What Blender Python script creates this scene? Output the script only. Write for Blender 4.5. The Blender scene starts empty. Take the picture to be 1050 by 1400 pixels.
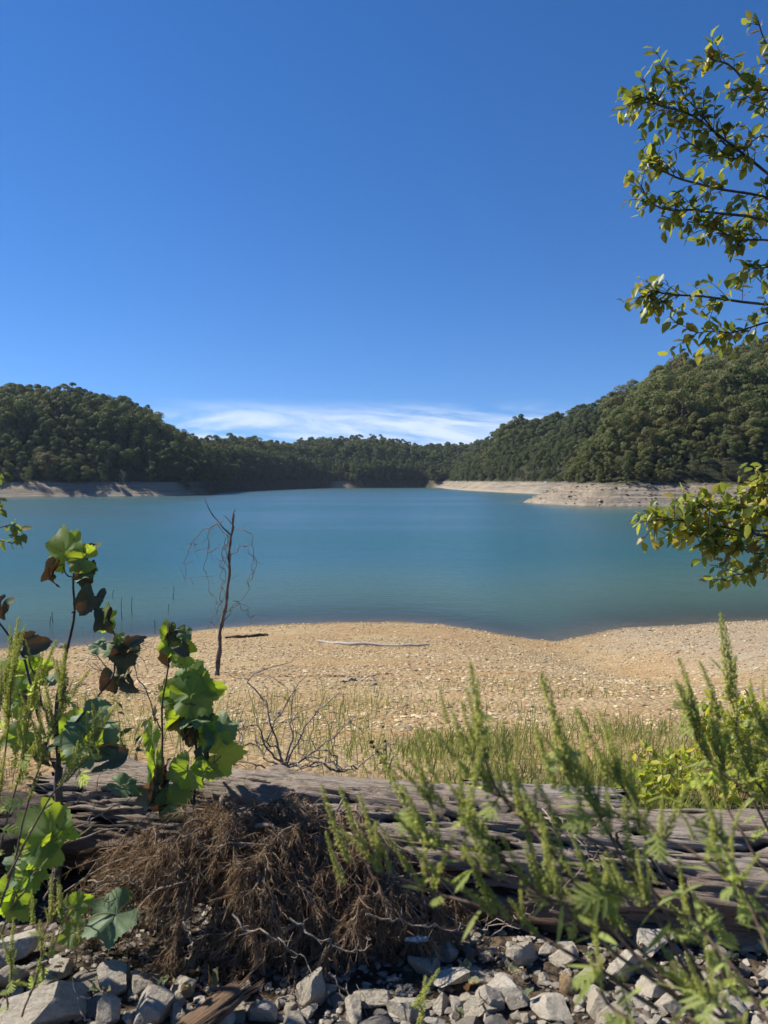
import bpy, math, random
import numpy as np
from mathutils import Matrix, Vector, noise as mnoise

R = math.radians
random.seed(7); RNG = np.random.default_rng(7)
scn = bpy.context.scene
COL = scn.collection

# ------------------------------------------------------------------ camera
FPX, CX, CY, YH, CAMZ = 1058.0, 525.0, 700.0, 656.0, 1.5      # focal length etc. in photo pixels
PITCH = math.atan((CY - YH) / FPX)
cd = bpy.data.cameras.new('camera'); cam = bpy.data.objects.new('camera', cd); COL.objects.link(cam)
cam.location = (0, 0, CAMZ); cam.rotation_euler = (R(90) - PITCH, 0, 0)
cd.sensor_fit = 'HORIZONTAL'; cd.sensor_width = 36; cd.lens = 36 * FPX / 1050
cd.clip_start = 0.05; cd.clip_end = 9000
cd.dof.use_dof = True; cd.dof.focus_distance = 6.0; cd.dof.aperture_fstop = 7.0
scn.camera = cam

# ------------------------------------------------------------------ sky and sun
SUN_AZ, SUN_EL = R(-72), R(45)          # azimuth from the view direction (+Y), positive to the right
W = bpy.data.worlds.new('World'); scn.world = W; W.use_nodes = True
wt = W.node_tree; wn = wt.nodes; wl = wt.links; wn.clear()
def WN(t, **kw):
    n = wn.new(t)
    for k, v in kw.items(): setattr(n, k, v)
    return n
def wmath(op, a, b=None, c=None, clamp=False):
    n = WN('ShaderNodeMath', operation=op, use_clamp=clamp)
    for i, v in enumerate((a, b, c)):
        if v is None: continue
        if isinstance(v, (int, float)): n.inputs[i].default_value = v
        else: wl.new(v, n.inputs[i])
    return n.outputs[0]
def wmap(v, a, b):
    n = WN('ShaderNodeMapRange', interpolation_type='SMOOTHSTEP'); wl.new(v, n.inputs[0])
    n.inputs[1].default_value = a; n.inputs[2].default_value = b
    return n.outputs[0]
sky = WN('ShaderNodeTexSky', sky_type='NISHITA', sun_disc=False)
sky.sun_elevation = SUN_EL; sky.sun_rotation = SUN_AZ
sky.altitude = 300; sky.air_density = 0.8; sky.dust_density = 0.0; sky.ozone_density = 3.0
skv = WN('ShaderNodeVectorMath', operation='ADD'); skv.inputs[1].default_value = (0, 0, 0.09)   # clear dry air: little whitening at the horizon
skn = WN('ShaderNodeVectorMath', operation='NORMALIZE'); wl.new(skv.outputs[0], skn.inputs[0]); wl.new(skn.outputs[0], sky.inputs['Vector'])
hsv = WN('ShaderNodeHueSaturation'); hsv.inputs['Saturation'].default_value = 1.27
hsv.inputs['Hue'].default_value = 0.507
wl.new(sky.outputs[0], hsv.inputs['Color'])
tc = WN('ShaderNodeTexCoord'); wl.new(tc.outputs['Generated'], skv.inputs[0]); sx = WN('ShaderNodeSeparateXYZ'); wl.new(tc.outputs['Generated'], sx.inputs[0])
X_, Y_, Z_ = sx.outputs
cmb = WN('ShaderNodeCombineXYZ'); wl.new(wmath('MULTIPLY', X_, 6.0), cmb.inputs[0]); wl.new(wmath('MULTIPLY', Y_, 6.0), cmb.inputs[1])
wl.new(wmath('MULTIPLY_ADD', X_, 2.0, wmath('MULTIPLY', Z_, 33.0)), cmb.inputs[2])
cn = WN('ShaderNodeTexNoise'); cn.inputs['Scale'].default_value = 1.0; cn.inputs['Detail'].default_value = 7; cn.inputs['Roughness'].default_value = 0.58
cn.inputs['Distortion'].default_value = 0.5
wl.new(cmb.outputs[0], cn.inputs['Vector'])
az = wmath('ABSOLUTE', wmath('ADD', X_, -0.005))
band = wmath('MULTIPLY', wmap(Z_, 0.106, 0.072), wmap(az, 0.37, 0.19))
low = wmap(Z_, 0.075, 0.045)
dens = wmath('ADD', cn.outputs[0], wmath('MULTIPLY', low, 0.10))
cl = wmath('MULTIPLY', wmap(dens, 0.37, 0.63), band)
cl = wmath('MULTIPLY', cl, 0.82)
mixc = WN('ShaderNodeMix', data_type='RGBA'); wl.new(cl, mixc.inputs[0]); wl.new(hsv.outputs[0], mixc.inputs[6])
mixc.inputs[7].default_value = (5.6, 6.3, 7.3, 1)
bg = WN('ShaderNodeBackground'); bg.inputs['Strength'].default_value = 0.108
wo = WN('ShaderNodeOutputWorld'); wl.new(mixc.outputs[2], bg.inputs[0]); wl.new(bg.outputs[0], wo.inputs[0])

sl = bpy.data.lights.new('sun', 'SUN'); sun = bpy.data.objects.new('sun', sl); COL.objects.link(sun)
sl.energy = 5.0; sl.angle = R(0.53); sl.color = (1.0, 0.955, 0.88)
SUNV = Vector((math.sin(SUN_AZ) * math.cos(SUN_EL), math.cos(SUN_AZ) * math.cos(SUN_EL), math.sin(SUN_EL)))
sun.rotation_euler = SUNV.to_track_quat('Z', 'Y').to_euler()
sun.location = SUNV * 50

vs = scn.view_settings
vs.view_transform = 'Standard'; vs.look = 'None'; vs.exposure = 0.55; vs.gamma = 1.0; vs.use_curve_mapping = False
scn.render.engine = 'CYCLES'
scn.cycles.use_denoising = True
scn.cycles.max_bounces = 6; scn.cycles.diffuse_bounces = 2; scn.cycles.glossy_bounces = 2
scn.cycles.transmission_bounces = 3; scn.cycles.transparent_max_bounces = 8; scn.cycles.volume_bounces = 0
scn.cycles.caustics_reflective = False; scn.cycles.caustics_refractive = False

# ------------------------------------------------------------------ pixel <-> world
cp, sp = math.cos(PITCH), math.sin(PITCH)
def ray(px, py):
    a, b = (px - CX) / FPX, -(py - CY) / FPX
    return np.array([a, cp + b * sp, b * cp - sp])
def at(px, py, Y):
    d = ray(px, py); t = Y / d[1]
    return np.array([d[0] * t, Y, CAMZ + d[2] * t])
def px_of(X, Y, Z):
    dz = Z - CAMZ
    depth = Y * cp - dz * sp; up = Y * sp + dz * cp
    return CX + FPX * X / depth, CY - FPX * up / depth
WZ = -4.5
def at_z(px, py, z):
    d = ray(px, py); t = (z - CAMZ) / d[2]
    return np.array([d[0] * t, d[1] * t, z])

# ------------------------------------------------------------------ terrain functions
def smooth(a, b, x):
    t = np.clip((np.asarray(x, float) - a) / (b - a), 0, 1); return t * t * (3 - 2 * t)
_tab = RNG.random((64, 64))
def vnoise(x, y):
    x = np.asarray(x, float); y = np.asarray(y, float)
    xi = np.floor(x).astype(int); yi = np.floor(y).astype(int); fx = x - xi; fy = y - yi
    fx = fx * fx * (3 - 2 * fx); fy = fy * fy * (3 - 2 * fy)
    g = lambda i, j: _tab[i & 63, j & 63]
    return (g(xi, yi) * (1 - fx) + g(xi + 1, yi) * fx) * (1 - fy) + (g(xi, yi + 1) * (1 - fx) + g(xi + 1, yi + 1) * fx) * fy - 0.5
def fbm(x, y, o=4):
    s = 0; a = 1.0
    for i in range(o):
        s = s + a * vnoise(x * 2 ** i + 17.3 * i, y * 2 ** i + 9.1 * i); a *= 0.5
    return s
shore_px = [(0, 888), (100, 882), (200, 871), (290, 860), (350, 855), (450, 851), (540, 850), (600, 853), (660, 862), (720, 872), (760, 876), (800, 868), (850, 858), (920, 855), (1000, 850), (1050, 848)]
_sp = np.array([at_z(a, b, WZ)[:2] for a, b in shore_px])
SHX = np.concatenate([[-400, -80, -30], _sp[:, 0], [40, 100, 400]]); SHY = np.concatenate([[10, 16, 22.5], _sp[:, 1], [36, 40, 40]])
def yshore(X): return np.interp(X, SHX, SHY)
PY = [-400, -30, -6, 0, 2.3, 3.6, 4.6, 7, 14, 22, 27, 32.7, 95, 400]
PZ = [6, 2.5, 0.5, 0.02, -0.1, -0.13, -0.22, -0.74, -2.02, -3.3, -3.97, -4.5, -12, -12]
def z_near(X, Y):
    X = np.asarray(X, float); Y = np.asarray(Y, float)
    ys = yshore(X)
    u = Y + (32.7 - ys) * smooth(0.15, 1.0, Y / ys)
    z = np.interp(u, PY, PZ)
    w = smooth(4, 9, Y)
    z = z + 0.10 * fbm(X * 0.16, Y * 0.16, 3) * w * (1 - smooth(26, 33, Y)) + 0.03 * fbm(X * 1.1, Y * 1.1, 3) * (0.5 + w) * (1 - smooth(27, 34, u) * 0.7)
    # swale that runs up the beach from the inlet, raised grey spit right of it
    xc = 6.2 + (Y - 28) * -0.02
    z = z - 0.22 * np.exp(-((X - xc) / 1.6) ** 2) * smooth(10, 20, Y) * (1 - smooth(27, 31, u))
    z = z + 0.20 * smooth(7.5, 11, X) * smooth(14, 22, Y) * (1 - smooth(25, 32.5, u))
    return z
far_px = [(-300, 682), (0, 680), (150, 679), (240, 678), (285, 676)]
LK = [(-600, 240), (-250, 256)] + [tuple(at_z(a, b, WZ)[:2]) for a, b in far_px[1:]]
LK += [(-75, 335), (-79, 370), (-77, 420), (-70, 470), (-58, 530), (-41, 575), (-15, 572), (8, 586), (30, 590), (42, 572), (41, 500), (46, 423), (57, 352), (64, 318), (69, 300), (60, 262), (46, 228), (36.5, 203), (37.5, 186), (44.5, 172), (59, 167), (78, 167), (120, 163), (200, 155), (600, 140)]
LKP = np.array(LK + [(600, -500), (-600, -500)])
def sdist(X, Y):
    """metres from the far shore line: positive on land"""
    X = np.asarray(X, float); Y = np.asarray(Y, float)
    d2 = np.full(X.shape, 1e12); inside = np.zeros(X.shape, bool); n = len(LKP)
    for i in range(n):
        a = LKP[i]; b = LKP[(i + 1) % n]; e = b - a
        if i < len(LK) - 1:
            t = np.clip(((X - a[0]) * e[0] + (Y - a[1]) * e[1]) / (e @ e), 0, 1)
            d2 = np.minimum(d2, (X - a[0] - t * e[0]) ** 2 + (Y - a[1] - t * e[1]) ** 2)
        c = ((a[1] > Y) != (b[1] > Y))
        with np.errstate(divide='ignore', invalid='ignore'):
            xx = a[0] + (Y - a[1]) * e[0] / (e[1] if e[1] != 0 else 1e-9)
        inside ^= c & (X < xx)
    d = np.sqrt(d2) + 0
    return np.where(inside, -d, d)
CAN = 12.0
def ridge(pts): return np.array([[(p - CX) / FPX * d, d, CAMZ + (YH - y) / FPX * d - CAN] for p, y, d in pts])
RIDGES = [ridge([(-400, 530, 420), (-150, 536, 400), (0, 541, 350), (80, 538, 345), (130, 546, 345), (165, 557, 345), (200, 570, 350), (240, 586, 360), (280, 595, 390), (330, 602, 500), (380, 610, 610), (430, 604, 640), (480, 601, 650), (520, 604, 650), (560, 614, 660), (600, 613, 720), (640, 612, 730), (700, 600, 760)]),
          ridge([(600, 640, 440), (622, 622, 450), (645, 606, 455), (680, 595, 460), (740, 576, 470), (820, 564, 480), (900, 562, 490), (1000, 555, 500), (1300, 540, 520)]),
          ridge([(755, 642, 215), (790, 614, 225), (830, 592, 235), (880, 558, 245), (940, 528, 255), (1000, 503, 262), (1050, 483, 268), (1200, 440, 290), (1500, 420, 330)])]
def bank_w(X, Y):
    far = smooth(286, 312, Y) * (1 - smooth(36, 44, X)) * (1 - 0.35 * np.exp(-((X + 33) / 10) ** 2)) + 0.18 * (X < -30) * (1 - smooth(286, 312, Y))      # trees come down to the water at the far end
    return (10.5 + 4.0 * vnoise(X / 9.0, Y / 9.0)) * (1 - 0.86 * np.minimum(far, 1))
def z_far(X, Y, ds=None):
    X = np.asarray(X, float); Y = np.asarray(Y, float)
    if ds is None: ds = sdist(X, Y)
    h = np.full(X.shape, -1e3)
    for rg in RIDGES:
        for a, b in zip(rg[:-1], rg[1:]):
            e = b - a; ee = e[:2] @ e[:2]
            t = np.clip(((X - a[0]) * e[0] + (Y - a[1]) * e[1]) / ee, 0, 1)
            dd = np.sqrt((X - a[0] - t * e[0]) ** 2 + (Y - a[1] - t * e[1]) ** 2)
            h = np.maximum(h, a[2] + t * e[2] - 0.30 * np.maximum(dd - 12, 0))
    n1 = fbm(X / 34.0, Y / 34.0, 4)
    h = np.maximum(h, 1.2) + 3.0 * n1
    bw = bank_w(X, Y)
    bank = WZ + 5.2 * np.clip(ds / bw, 0, 1) ** 0.8
    st = bank / 0.8 + 0.9 * vnoise(X / 14.0, Y / 14.0); fr = st - np.floor(st)
    bank = bank + 0.8 * 0.95 * (smooth(0.3, 0.7, fr) - fr) + 0.5 * fbm(X / 2.2, Y / 2.2, 3) * smooth(0.5, 5, ds)
    land = np.where(ds < bw, bank, np.minimum(np.maximum(h, 0.7), 0.7 + np.where((X < 0) & (Y < 320), 0.72, np.where(X < 20, 1.3, 1.15)) * (ds - bw)) + 0)
    return np.where(ds > 0, land, np.maximum(WZ + 0.42 * ds, -12))
def terrain(X, Y):
    return np.maximum(z_near(X, Y), z_far(X, Y))
def zg(x, y): return float(z_near(np.array([x]), np.array([y]))[0])
def on_ground(px, py):
    d = ray(px, py); t = 0.5; 
    for i in range(4000):
        p = d * t
        if CAMZ + p[2] < zg(p[0], p[1]): break
        t *= 1.004
    return np.array([p[0], p[1], zg(p[0], p[1])])

# ------------------------------------------------------------------ materials
def mat(name):
    m = bpy.data.materials.new(name); m.use_nodes = True; m.node_tree.nodes.clear()
    return m, m.node_tree.nodes, m.node_tree.links
class NT:
    def __init__(s, name):
        s.m, s.n, s.l = mat(name)
        s.out = s.n.new('ShaderNodeOutputMaterial')
    def new(s, t, **kw):
        n = s.n.new(t)
        for k, v in kw.items(): setattr(n, k, v)
        return n
    def set(s, sock, v):
        if hasattr(v, 'node'): s.l.new(v, sock)
        elif isinstance(v, (tuple, list)): sock.default_value = tuple(v) + ((1,) if len(v) == 3 and sock.type == 'RGBA' else ())
        else: sock.default_value = v
    def math(s, op, a, b=None, c=None, clamp=False):
        n = s.new('ShaderNodeMath', operation=op, use_clamp=clamp)
        for i, v in enumerate((a, b, c)):
            if v is not None: s.set(n.inputs[i], v)
        return n.outputs[0]
    def rng(s, v, a, b, c=0.0, d=1.0):
        n = s.new('ShaderNodeMapRange', interpolation_type='SMOOTHSTEP'); s.set(n.inputs[0], v)
        for i, q in enumerate((a, b, c, d)): n.inputs[i + 1].default_value = q
        return n.outputs[0]
    def noise(s, vec, scale, detail=4, rough=0.55, dist=0.0):
        n = s.new('ShaderNodeTexNoise'); n.inputs['Scale'].default_value = scale; n.inputs['Detail'].default_value = detail
        n.inputs['Roughness'].default_value = rough; n.inputs['Distortion'].default_value = dist
        if vec is not None: s.l.new(vec, n.inputs['Vector'])
        return n.outputs[0]
    def mix(s, f, a, b, blend='MIX'):
        n = s.new('ShaderNodeMix', data_type='RGBA', blend_type=blend); s.set(n.inputs[0], f); s.set(n.inputs[6], a); s.set(n.inputs[7], b)
        return n.outputs[2]
    def ramp(s, f, stops):
        n = s.new('ShaderNodeValToRGB'); e = n.color_ramp.elements
        while len(e) < len(stops): e.new(0.5)
        for q, (p, c) in zip(e, stops): q.position = p; q.color = tuple(c) + (1,)
        s.set(n.inputs[0], f); return n.outputs[0]
    def pos(s): return s.new('ShaderNodeNewGeometry').outputs['Position']
    def obj(s): return s.new('ShaderNodeTexCoord').outputs['Object']
    def rand(s): return s.new('ShaderNodeObjectInfo').outputs['Random']
    def scale(s, v, xyz):
        n = s.new('ShaderNodeMapping'); n.inputs['Scale'].default_value = xyz; s.l.new(v, n.inputs['Vector']); return n.outputs[0]
    def attr(s, a): return s.new('ShaderNodeAttribute', attribute_name=a).outputs['Fac']
    def bump(s, h, st, dist):
        n = s.new('ShaderNodeBump'); n.inputs['Strength'].default_value = st; n.inputs['Distance'].default_value = dist; s.l.new(h, n.inputs['Height']); return n.outputs[0]
    def bsdf(s, col, rough=0.8, spec=0.3, normal=None, **kw):
        p = s.new('ShaderNodeBsdfPrincipled'); s.set(p.inputs['Base Color'], col); s.set(p.inputs['Roughness'], rough); s.set(p.inputs['Specular IOR Level'], spec)
        if normal is not None: s.l.new(normal, p.inputs['Normal'])
        for k, v in kw.items(): s.set(p.inputs[k], v)
        return p.outputs[0]
    def end(s, sh): s.l.new(sh, s.out.inputs['Surface']); return s.m
    def leafy(s, col, tcol, f=0.4, rough=0.5, spec=0.4, normal=None):
        a = s.bsdf(col, rough, spec, normal); t = s.new('ShaderNodeBsdfTranslucent'); s.set(t.inputs['Color'], tcol)
        mx = s.new('ShaderNodeMixShader'); s.set(mx.inputs[0], f); s.l.new(a, mx.inputs[1]); s.l.new(t.outputs[0], mx.inputs[2])
        return s.end(mx.outputs[0])

def m_ground():
    t = NT('beach_ground'); p = t.pos(); xyz = t.new('ShaderNodeSeparateXYZ'); t.l.new(p, xyz.inputs[0])
    big = t.noise(p, 0.35, 3); mid = t.noise(p, 2.2, 5, 0.65); fine = t.noise(p, 24, 4, 0.7)
    sand = t.mix(t.rng(big, 0.38, 0.62), (0.375, 0.25, 0.118), (0.425, 0.315, 0.165))
    grey = t.rng(t.math('ADD', xyz.outputs[0], t.math('MULTIPLY', big, 3.0)), 8.2, 10.8)
    sand = t.mix(t.math('MULTIPLY', grey, 0.75), sand, (0.36, 0.305, 0.225))
    sand = t.mix(t.rng(mid, 0.38, 0.66), sand, t.mix(0.6, sand, (0.27, 0.165, 0.075)))
    sand = t.mix(t.math('MULTIPLY', t.rng(t.noise(t.scale(p, (0.5, 1.2, 1)), 0.9, 4, 0.7), 0.5, 0.66), 0.6), sand, (0.40, 0.25, 0.11))
    sand = t.mix(t.rng(fine, 0.52, 0.75), sand, t.mix(0.45, sand, (0.50, 0.42, 0.30)))
    soil = t.mix(t.rng(fine, 0.35, 0.7), (0.040, 0.028, 0.019), (0.13, 0.095, 0.062))
    nearm = t.rng(t.math('ADD', xyz.outputs[1], t.math('MULTIPLY', mid, 1.6)), 5.6, 4.4)
    col = t.mix(nearm, sand, soil)
    wet = t.rng(t.math('ADD', xyz.outputs[2], t.math('MULTIPLY', mid, 0.12)), WZ + 0.16, WZ + 0.05)
    col = t.mix(t.math('MULTIPLY', wet, 0.75), col, (0.15, 0.10, 0.06))
    vor = t.new('ShaderNodeTexVoronoi'); vor.inputs['Scale'].default_value = 16; t.l.new(p, vor.inputs['Vector'])
    hh = t.math('ADD', t.math('MULTIPLY', fine, 0.5), t.math('MULTIPLY', vor.outputs['Distance'], -0.9))
    return t.end(t.bsdf(col, 0.92, 0.15, t.bump(hh, 0.8, 0.05)))
def m_far():
    t = NT('bank_and_forest_floor'); p = t.pos(); xyz = t.new('ShaderNodeSeparateXYZ'); t.l.new(p, xyz.inputs[0])
    q = t.scale(p, (0.05, 0.05, 2.6)); strat = t.noise(q, 1.0, 6, 0.7, 0.3); n2 = t.noise(p, 0.5, 5, 0.7); n3 = t.noise(p, 0.045, 3)
    tan = t.mix(t.rng(strat, 0.36, 0.62), (0.10, 0.088, 0.072), (0.34, 0.30, 0.24))
    tan = t.mix(t.rng(n2, 0.35, 0.7), tan, t.mix(0.5, tan, (0.37, 0.28, 0.18)))
    tan = t.mix(t.math('MULTIPLY', t.rng(n3, 0.45, 0.6), 0.5), tan, (0.40, 0.31, 0.21))
    pale = t.rng(xyz.outputs[2], WZ + 1.5, WZ + 0.4); tan = t.mix(t.math('MULTIPLY', pale, 0.6), tan, (0.40, 0.35, 0.27))
    wet = t.rng(xyz.outputs[2], WZ + 0.3, WZ + 0.1); tan = t.mix(t.math('MULTIPLY', wet, 0.7), tan, (0.13, 0.10, 0.07))
    floor = t.mix(t.rng(n2, 0.4, 0.6), (0.030, 0.028, 0.016), (0.055, 0.06, 0.025))
    up = t.math('MAXIMUM', t.rng(t.math('ADD', xyz.outputs[2], t.math('MULTIPLY', n2, 1.6)), 0.9, 1.9), t.attr('wood'))      # leaf litter reaches the water where the wood does
    return t.end(t.bsdf(t.mix(up, tan, floor), 0.95, 0.1, t.bump(t.math('ADD', strat, t.math('MULTIPLY', n2, 0.7)), 1.0, 0.9)))
def m_water():
    t = NT('lake_water'); p = t.pos()
    w1 = t.noise(t.scale(p, (0.55, 1.0, 1)), 2.6, 4, 0.55, 0.4); w2 = t.noise(t.scale(p, (0.5, 1.0, 1)), 0.45, 3, 0.5); pat = t.noise(t.scale(p, (0.35, 1.0, 1)), 0.022, 3, 0.6)
    w3 = t.noise(p, 11.0, 2, 0.5)
    amp = t.rng(pat, 0.36, 0.62, 0.25, 1.25)
    h = t.math('MULTIPLY', t.math('ADD', t.math('ADD', t.math('MULTIPLY', w1, 0.34), t.math('MULTIPLY', w2, 0.55)), t.math('MULTIPLY', w3, 0.06)), amp)
    nrm = t.bump(h, 0.55, 0.46)
    dep = t.attr('depth')
    body = t.mix(t.rng(dep, 0.0, 4.0), (0.085, 0.150, 0.100), (0.022, 0.108, 0.112))
    dif = t.new('ShaderNodeBsdfDiffuse'); t.l.new(body, dif.inputs['Color'])
    tr = t.new('ShaderNodeBsdfTransparent'); tr.inputs['Color'].default_value = (0.86, 0.92, 0.88, 1)
    op = t.math('SUBTRACT', 1.0, t.math('POWER', 2.718, t.math('MULTIPLY', dep, -1.6)), clamp=True)
    op = t.math('MAXIMUM', op, 0.12)
    m1 = t.new('ShaderNodeMixShader'); t.l.new(op, m1.inputs[0]); t.l.new(tr.outputs[0], m1.inputs[1]); t.l.new(dif.outputs[0], m1.inputs[2])
    gl = t.new('ShaderNodeBsdfGlossy'); gl.inputs['Roughness'].default_value = 0.21; t.l.new(nrm, gl.inputs['Normal'])
    fr = t.new('ShaderNodeFresnel'); fr.inputs['IOR'].default_value = 1.33; t.l.new(nrm, fr.inputs['Normal'])
    f = t.math('MULTIPLY', fr.outputs[0], 0.8)
    m2 = t.new('ShaderNodeMixShader'); t.l.new(f, m2.inputs[0]); t.l.new(m1.outputs[0], m2.inputs[1]); t.l.new(gl.outputs[0], m2.inputs[2])
    return t.end(m2.outputs[0])
def m_foliage(name, stops, tr=0.38):
    t = NT(name); r = t.rand(); c = t.ramp(r, stops); p = t.obj()
    n = t.noise(p, 0.5, 3); v = t.attr('tint')
    c = t.mix(t.rng(n, 0.3, 0.7), c, t.mix(0.55, c, (0.10, 0.105, 0.022)))
    c = t.mix(v, t.mix(0.3, c, (0.03, 0.045, 0.02)), t.mix(0.3, c, (0.20, 0.21, 0.08)))
    return t.leafy(c, t.mix(0.5, c, (0.18, 0.23, 0.03)), tr, 0.6, 0.25)
def m_plain(name, a, b, scale=20, rough=0.8, spec=0.25, bump=0.4, bd=0.01, stretch=(1, 1, 1), rnd=0.0, c3=None):
    t = NT(name); p = t.scale(t.obj(), stretch); n = t.noise(p, scale, 5, 0.65)
    f = t.rng(n, 0.3, 0.7)
    if rnd: f = t.math('ADD', t.math('MULTIPLY', f, 1 - rnd), t.math('MULTIPLY', t.rand(), rnd))
    c = t.mix(f, a, b)
    if c3: c = t.mix(t.rng(t.noise(p, scale * 0.3, 2), 0.55, 0.68), c, c3)
    return t.end(t.bsdf(c, rough, spec, t.bump(n, bump, bd)))
def m_rock(name, a, b, sc=9):
    t = NT(name); p = t.obj(); r = t.rand()
    off = t.new('ShaderNodeVectorMath', operation='ADD'); cb = t.new('ShaderNodeCombineXYZ'); t.l.new(t.math('MULTIPLY', r, 37.0), cb.inputs[0]); t.l.new(cb.outputs[0], off.inputs[1]); t.l.new(p, off.inputs[0]); p = off.outputs[0]
    n = t.noise(p, sc * 0.5, 5, 0.65); f = t.noise(p, sc * 5, 4, 0.7); ve = t.noise(t.scale(p, (1, 1, 4)), sc * 0.8, 3, 0.6, 0.6)
    c = t.mix(t.rng(n, 0.34, 0.66), a, b); c = t.mix(t.math('MULTIPLY', r, 0.6), c, (0.34, 0.275, 0.195))
    c = t.mix(t.math('MULTIPLY', t.rng(f, 0.5, 0.75), 0.5), c, t.mix(0.5, c, (0.62, 0.58, 0.5)))
    c = t.mix(t.math('MULTIPLY', t.rng(ve, 0.58, 0.70), 0.55), c, (0.13, 0.10, 0.075))
    return t.end(t.bsdf(c, 0.9, 0.25, t.bump(t.math('ADD', n, t.math('MULTIPLY', f, 0.35)), 0.9, 0.12 / sc)))
def m_wood(name, pale, brown, dark):
    t = NT(name); p = t.obj(); st = t.scale(p, (0.55, 6, 6))
    g = t.noise(st, 6.5, 6, 0.7, 0.15); g2 = t.noise(t.scale(p, (0.4, 3, 3)), 1.7, 4, 0.6); fine = t.noise(t.scale(p, (0.35, 9, 9)), 16, 4, 0.7)
    sz_ = t.new('ShaderNodeSeparateXYZ'); t.l.new(p, sz_.inputs[0]); top = t.rng(t.math('ADD', sz_.outputs[2], t.math('MULTIPLY', g2, 0.16)), 0.12, 0.27)      # paler with local height, edge broken up by noise
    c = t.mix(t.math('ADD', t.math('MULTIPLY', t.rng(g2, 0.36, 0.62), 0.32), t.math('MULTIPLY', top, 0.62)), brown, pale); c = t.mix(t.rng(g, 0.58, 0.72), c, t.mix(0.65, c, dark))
    c = t.mix(t.rng(t.attr('tint'), 0.25, 0.8), dark, c)
    c = t.mix(t.math('MULTIPLY', t.rng(fine, 0.45, 0.7), 0.5), c, t.mix(0.5, c, dark))
    return t.end(t.bsdf(c, 0.88, 0.2, t.bump(t.math('ADD', g, fine), 0.9, 0.012)))
def m_bigleaf(name, top, trans, f=0.45, vein=(0.35, 0.45, 0.10), holes=False):
    t = NT(name); p = t.obj(); n = t.noise(p, 28, 4, 0.6); v = t.attr('tint'); r = t.rand()
    c = t.mix(t.rng(n, 0.3, 0.7), top, t.mix(0.5, top, (top[0] * 0.55, top[1] * 0.6, top[2] * 0.6)))
    c = t.mix(t.math('MULTIPLY', t.rng(t.noise(p, 9, 3), 0.60, 0.70), t.rng(r, 0.3, 0.8)), c, (0.16, 0.075, 0.02))
    c = t.mix(t.math('MULTIPLY', v, 0.85), c, vein)
    tcol = t.mix(t.math('MULTIPLY', v, 0.5), trans, (trans[0] * 0.5, trans[1] * 0.6, trans[2] * 0.5))
    tcol = t.mix(t.math('MULTIPLY', t.rng(t.noise(p, 9, 3), 0.60, 0.70), t.rng(r, 0.3, 0.8)), tcol, (0.20, 0.08, 0.015))
    geo = t.new('ShaderNodeNewGeometry'); c = t.mix(t.math('MULTIPLY', geo.outputs['Backfacing'], 0.55), c, (0.20, 0.27, 0.14))
    return t.leafy(c, tcol, f, 0.75 if holes else 0.52, 0.08 if holes else 0.3, t.bump(t.math('ADD', t.math('MULTIPLY', v, -0.6), t.math('MULTIPLY', n, 0.25)), 0.6, 0.004))
def m_smallleaf(name, stops, f=0.4, tr=1.7):
    t = NT(name); r = t.attr('tint'); rr = t.math('FRACT', t.math('ADD', t.rand(), r)); c = t.ramp(rr, stops); n = t.noise(t.obj(), 60, 3)
    c = t.mix(t.rng(n, 0.45, 0.75), c, t.mix(0.5, c, (0.15, 0.10, 0.02)))
    mul = t.mix(1.0, c, (tr, tr, tr * 0.7), 'MULTIPLY')
    return t.leafy(c, mul, f, 0.42, 0.45)
def m_tint(name, a, b, rough=0.8, f=0.0, spec=0.2):
    t = NT(name); c = t.mix(t.attr('tint'), a, b)
    if f: return t.leafy(c, t.mix(1.0, c, (1.5, 1.5, 1.0), 'MULTIPLY'), f, rough, spec)
    return t.end(t.bsdf(c, rough, spec))

# ------------------------------------------------------------------ mesh helpers
class MB:
    """collects vertices and polygons of any size, with a float 'tint' per vertex"""
    def __init__(s): s.v = []; s.t = []; s.n = 0; s.f = []          # s.f: (array of faces, material index, smooth)
    def add(s, v, f, tint=0.5, mi=0, smooth_=True):
        v = np.asarray(v, float); f = np.asarray(f, int)
        s.v.append(v); s.t.append(np.broadcast_to(np.asarray(tint, float), (len(v),))); s.f.append((f + s.n, mi, smooth_)); s.n += len(v)
    def mesh(s, name, mats):
        V = np.concatenate(s.v); T = np.concatenate(s.t)
        loops = np.concatenate([f.ravel() for f, _, _ in s.f]); tot = np.concatenate([np.full(len(f), f.shape[1]) for f, _, _ in s.f])
        mi = np.concatenate([np.full(len(f), m) for f, m, _ in s.f]); sm = np.concatenate([np.full(len(f), k, bool) for f, _, k in s.f])
        return raw_mesh(name, V, loops, tot, mats, T, mi, sm)
    def obj(s, name, mats, parent=None, **kw): return link(name, s.mesh(name, mats), parent, **kw)
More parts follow.
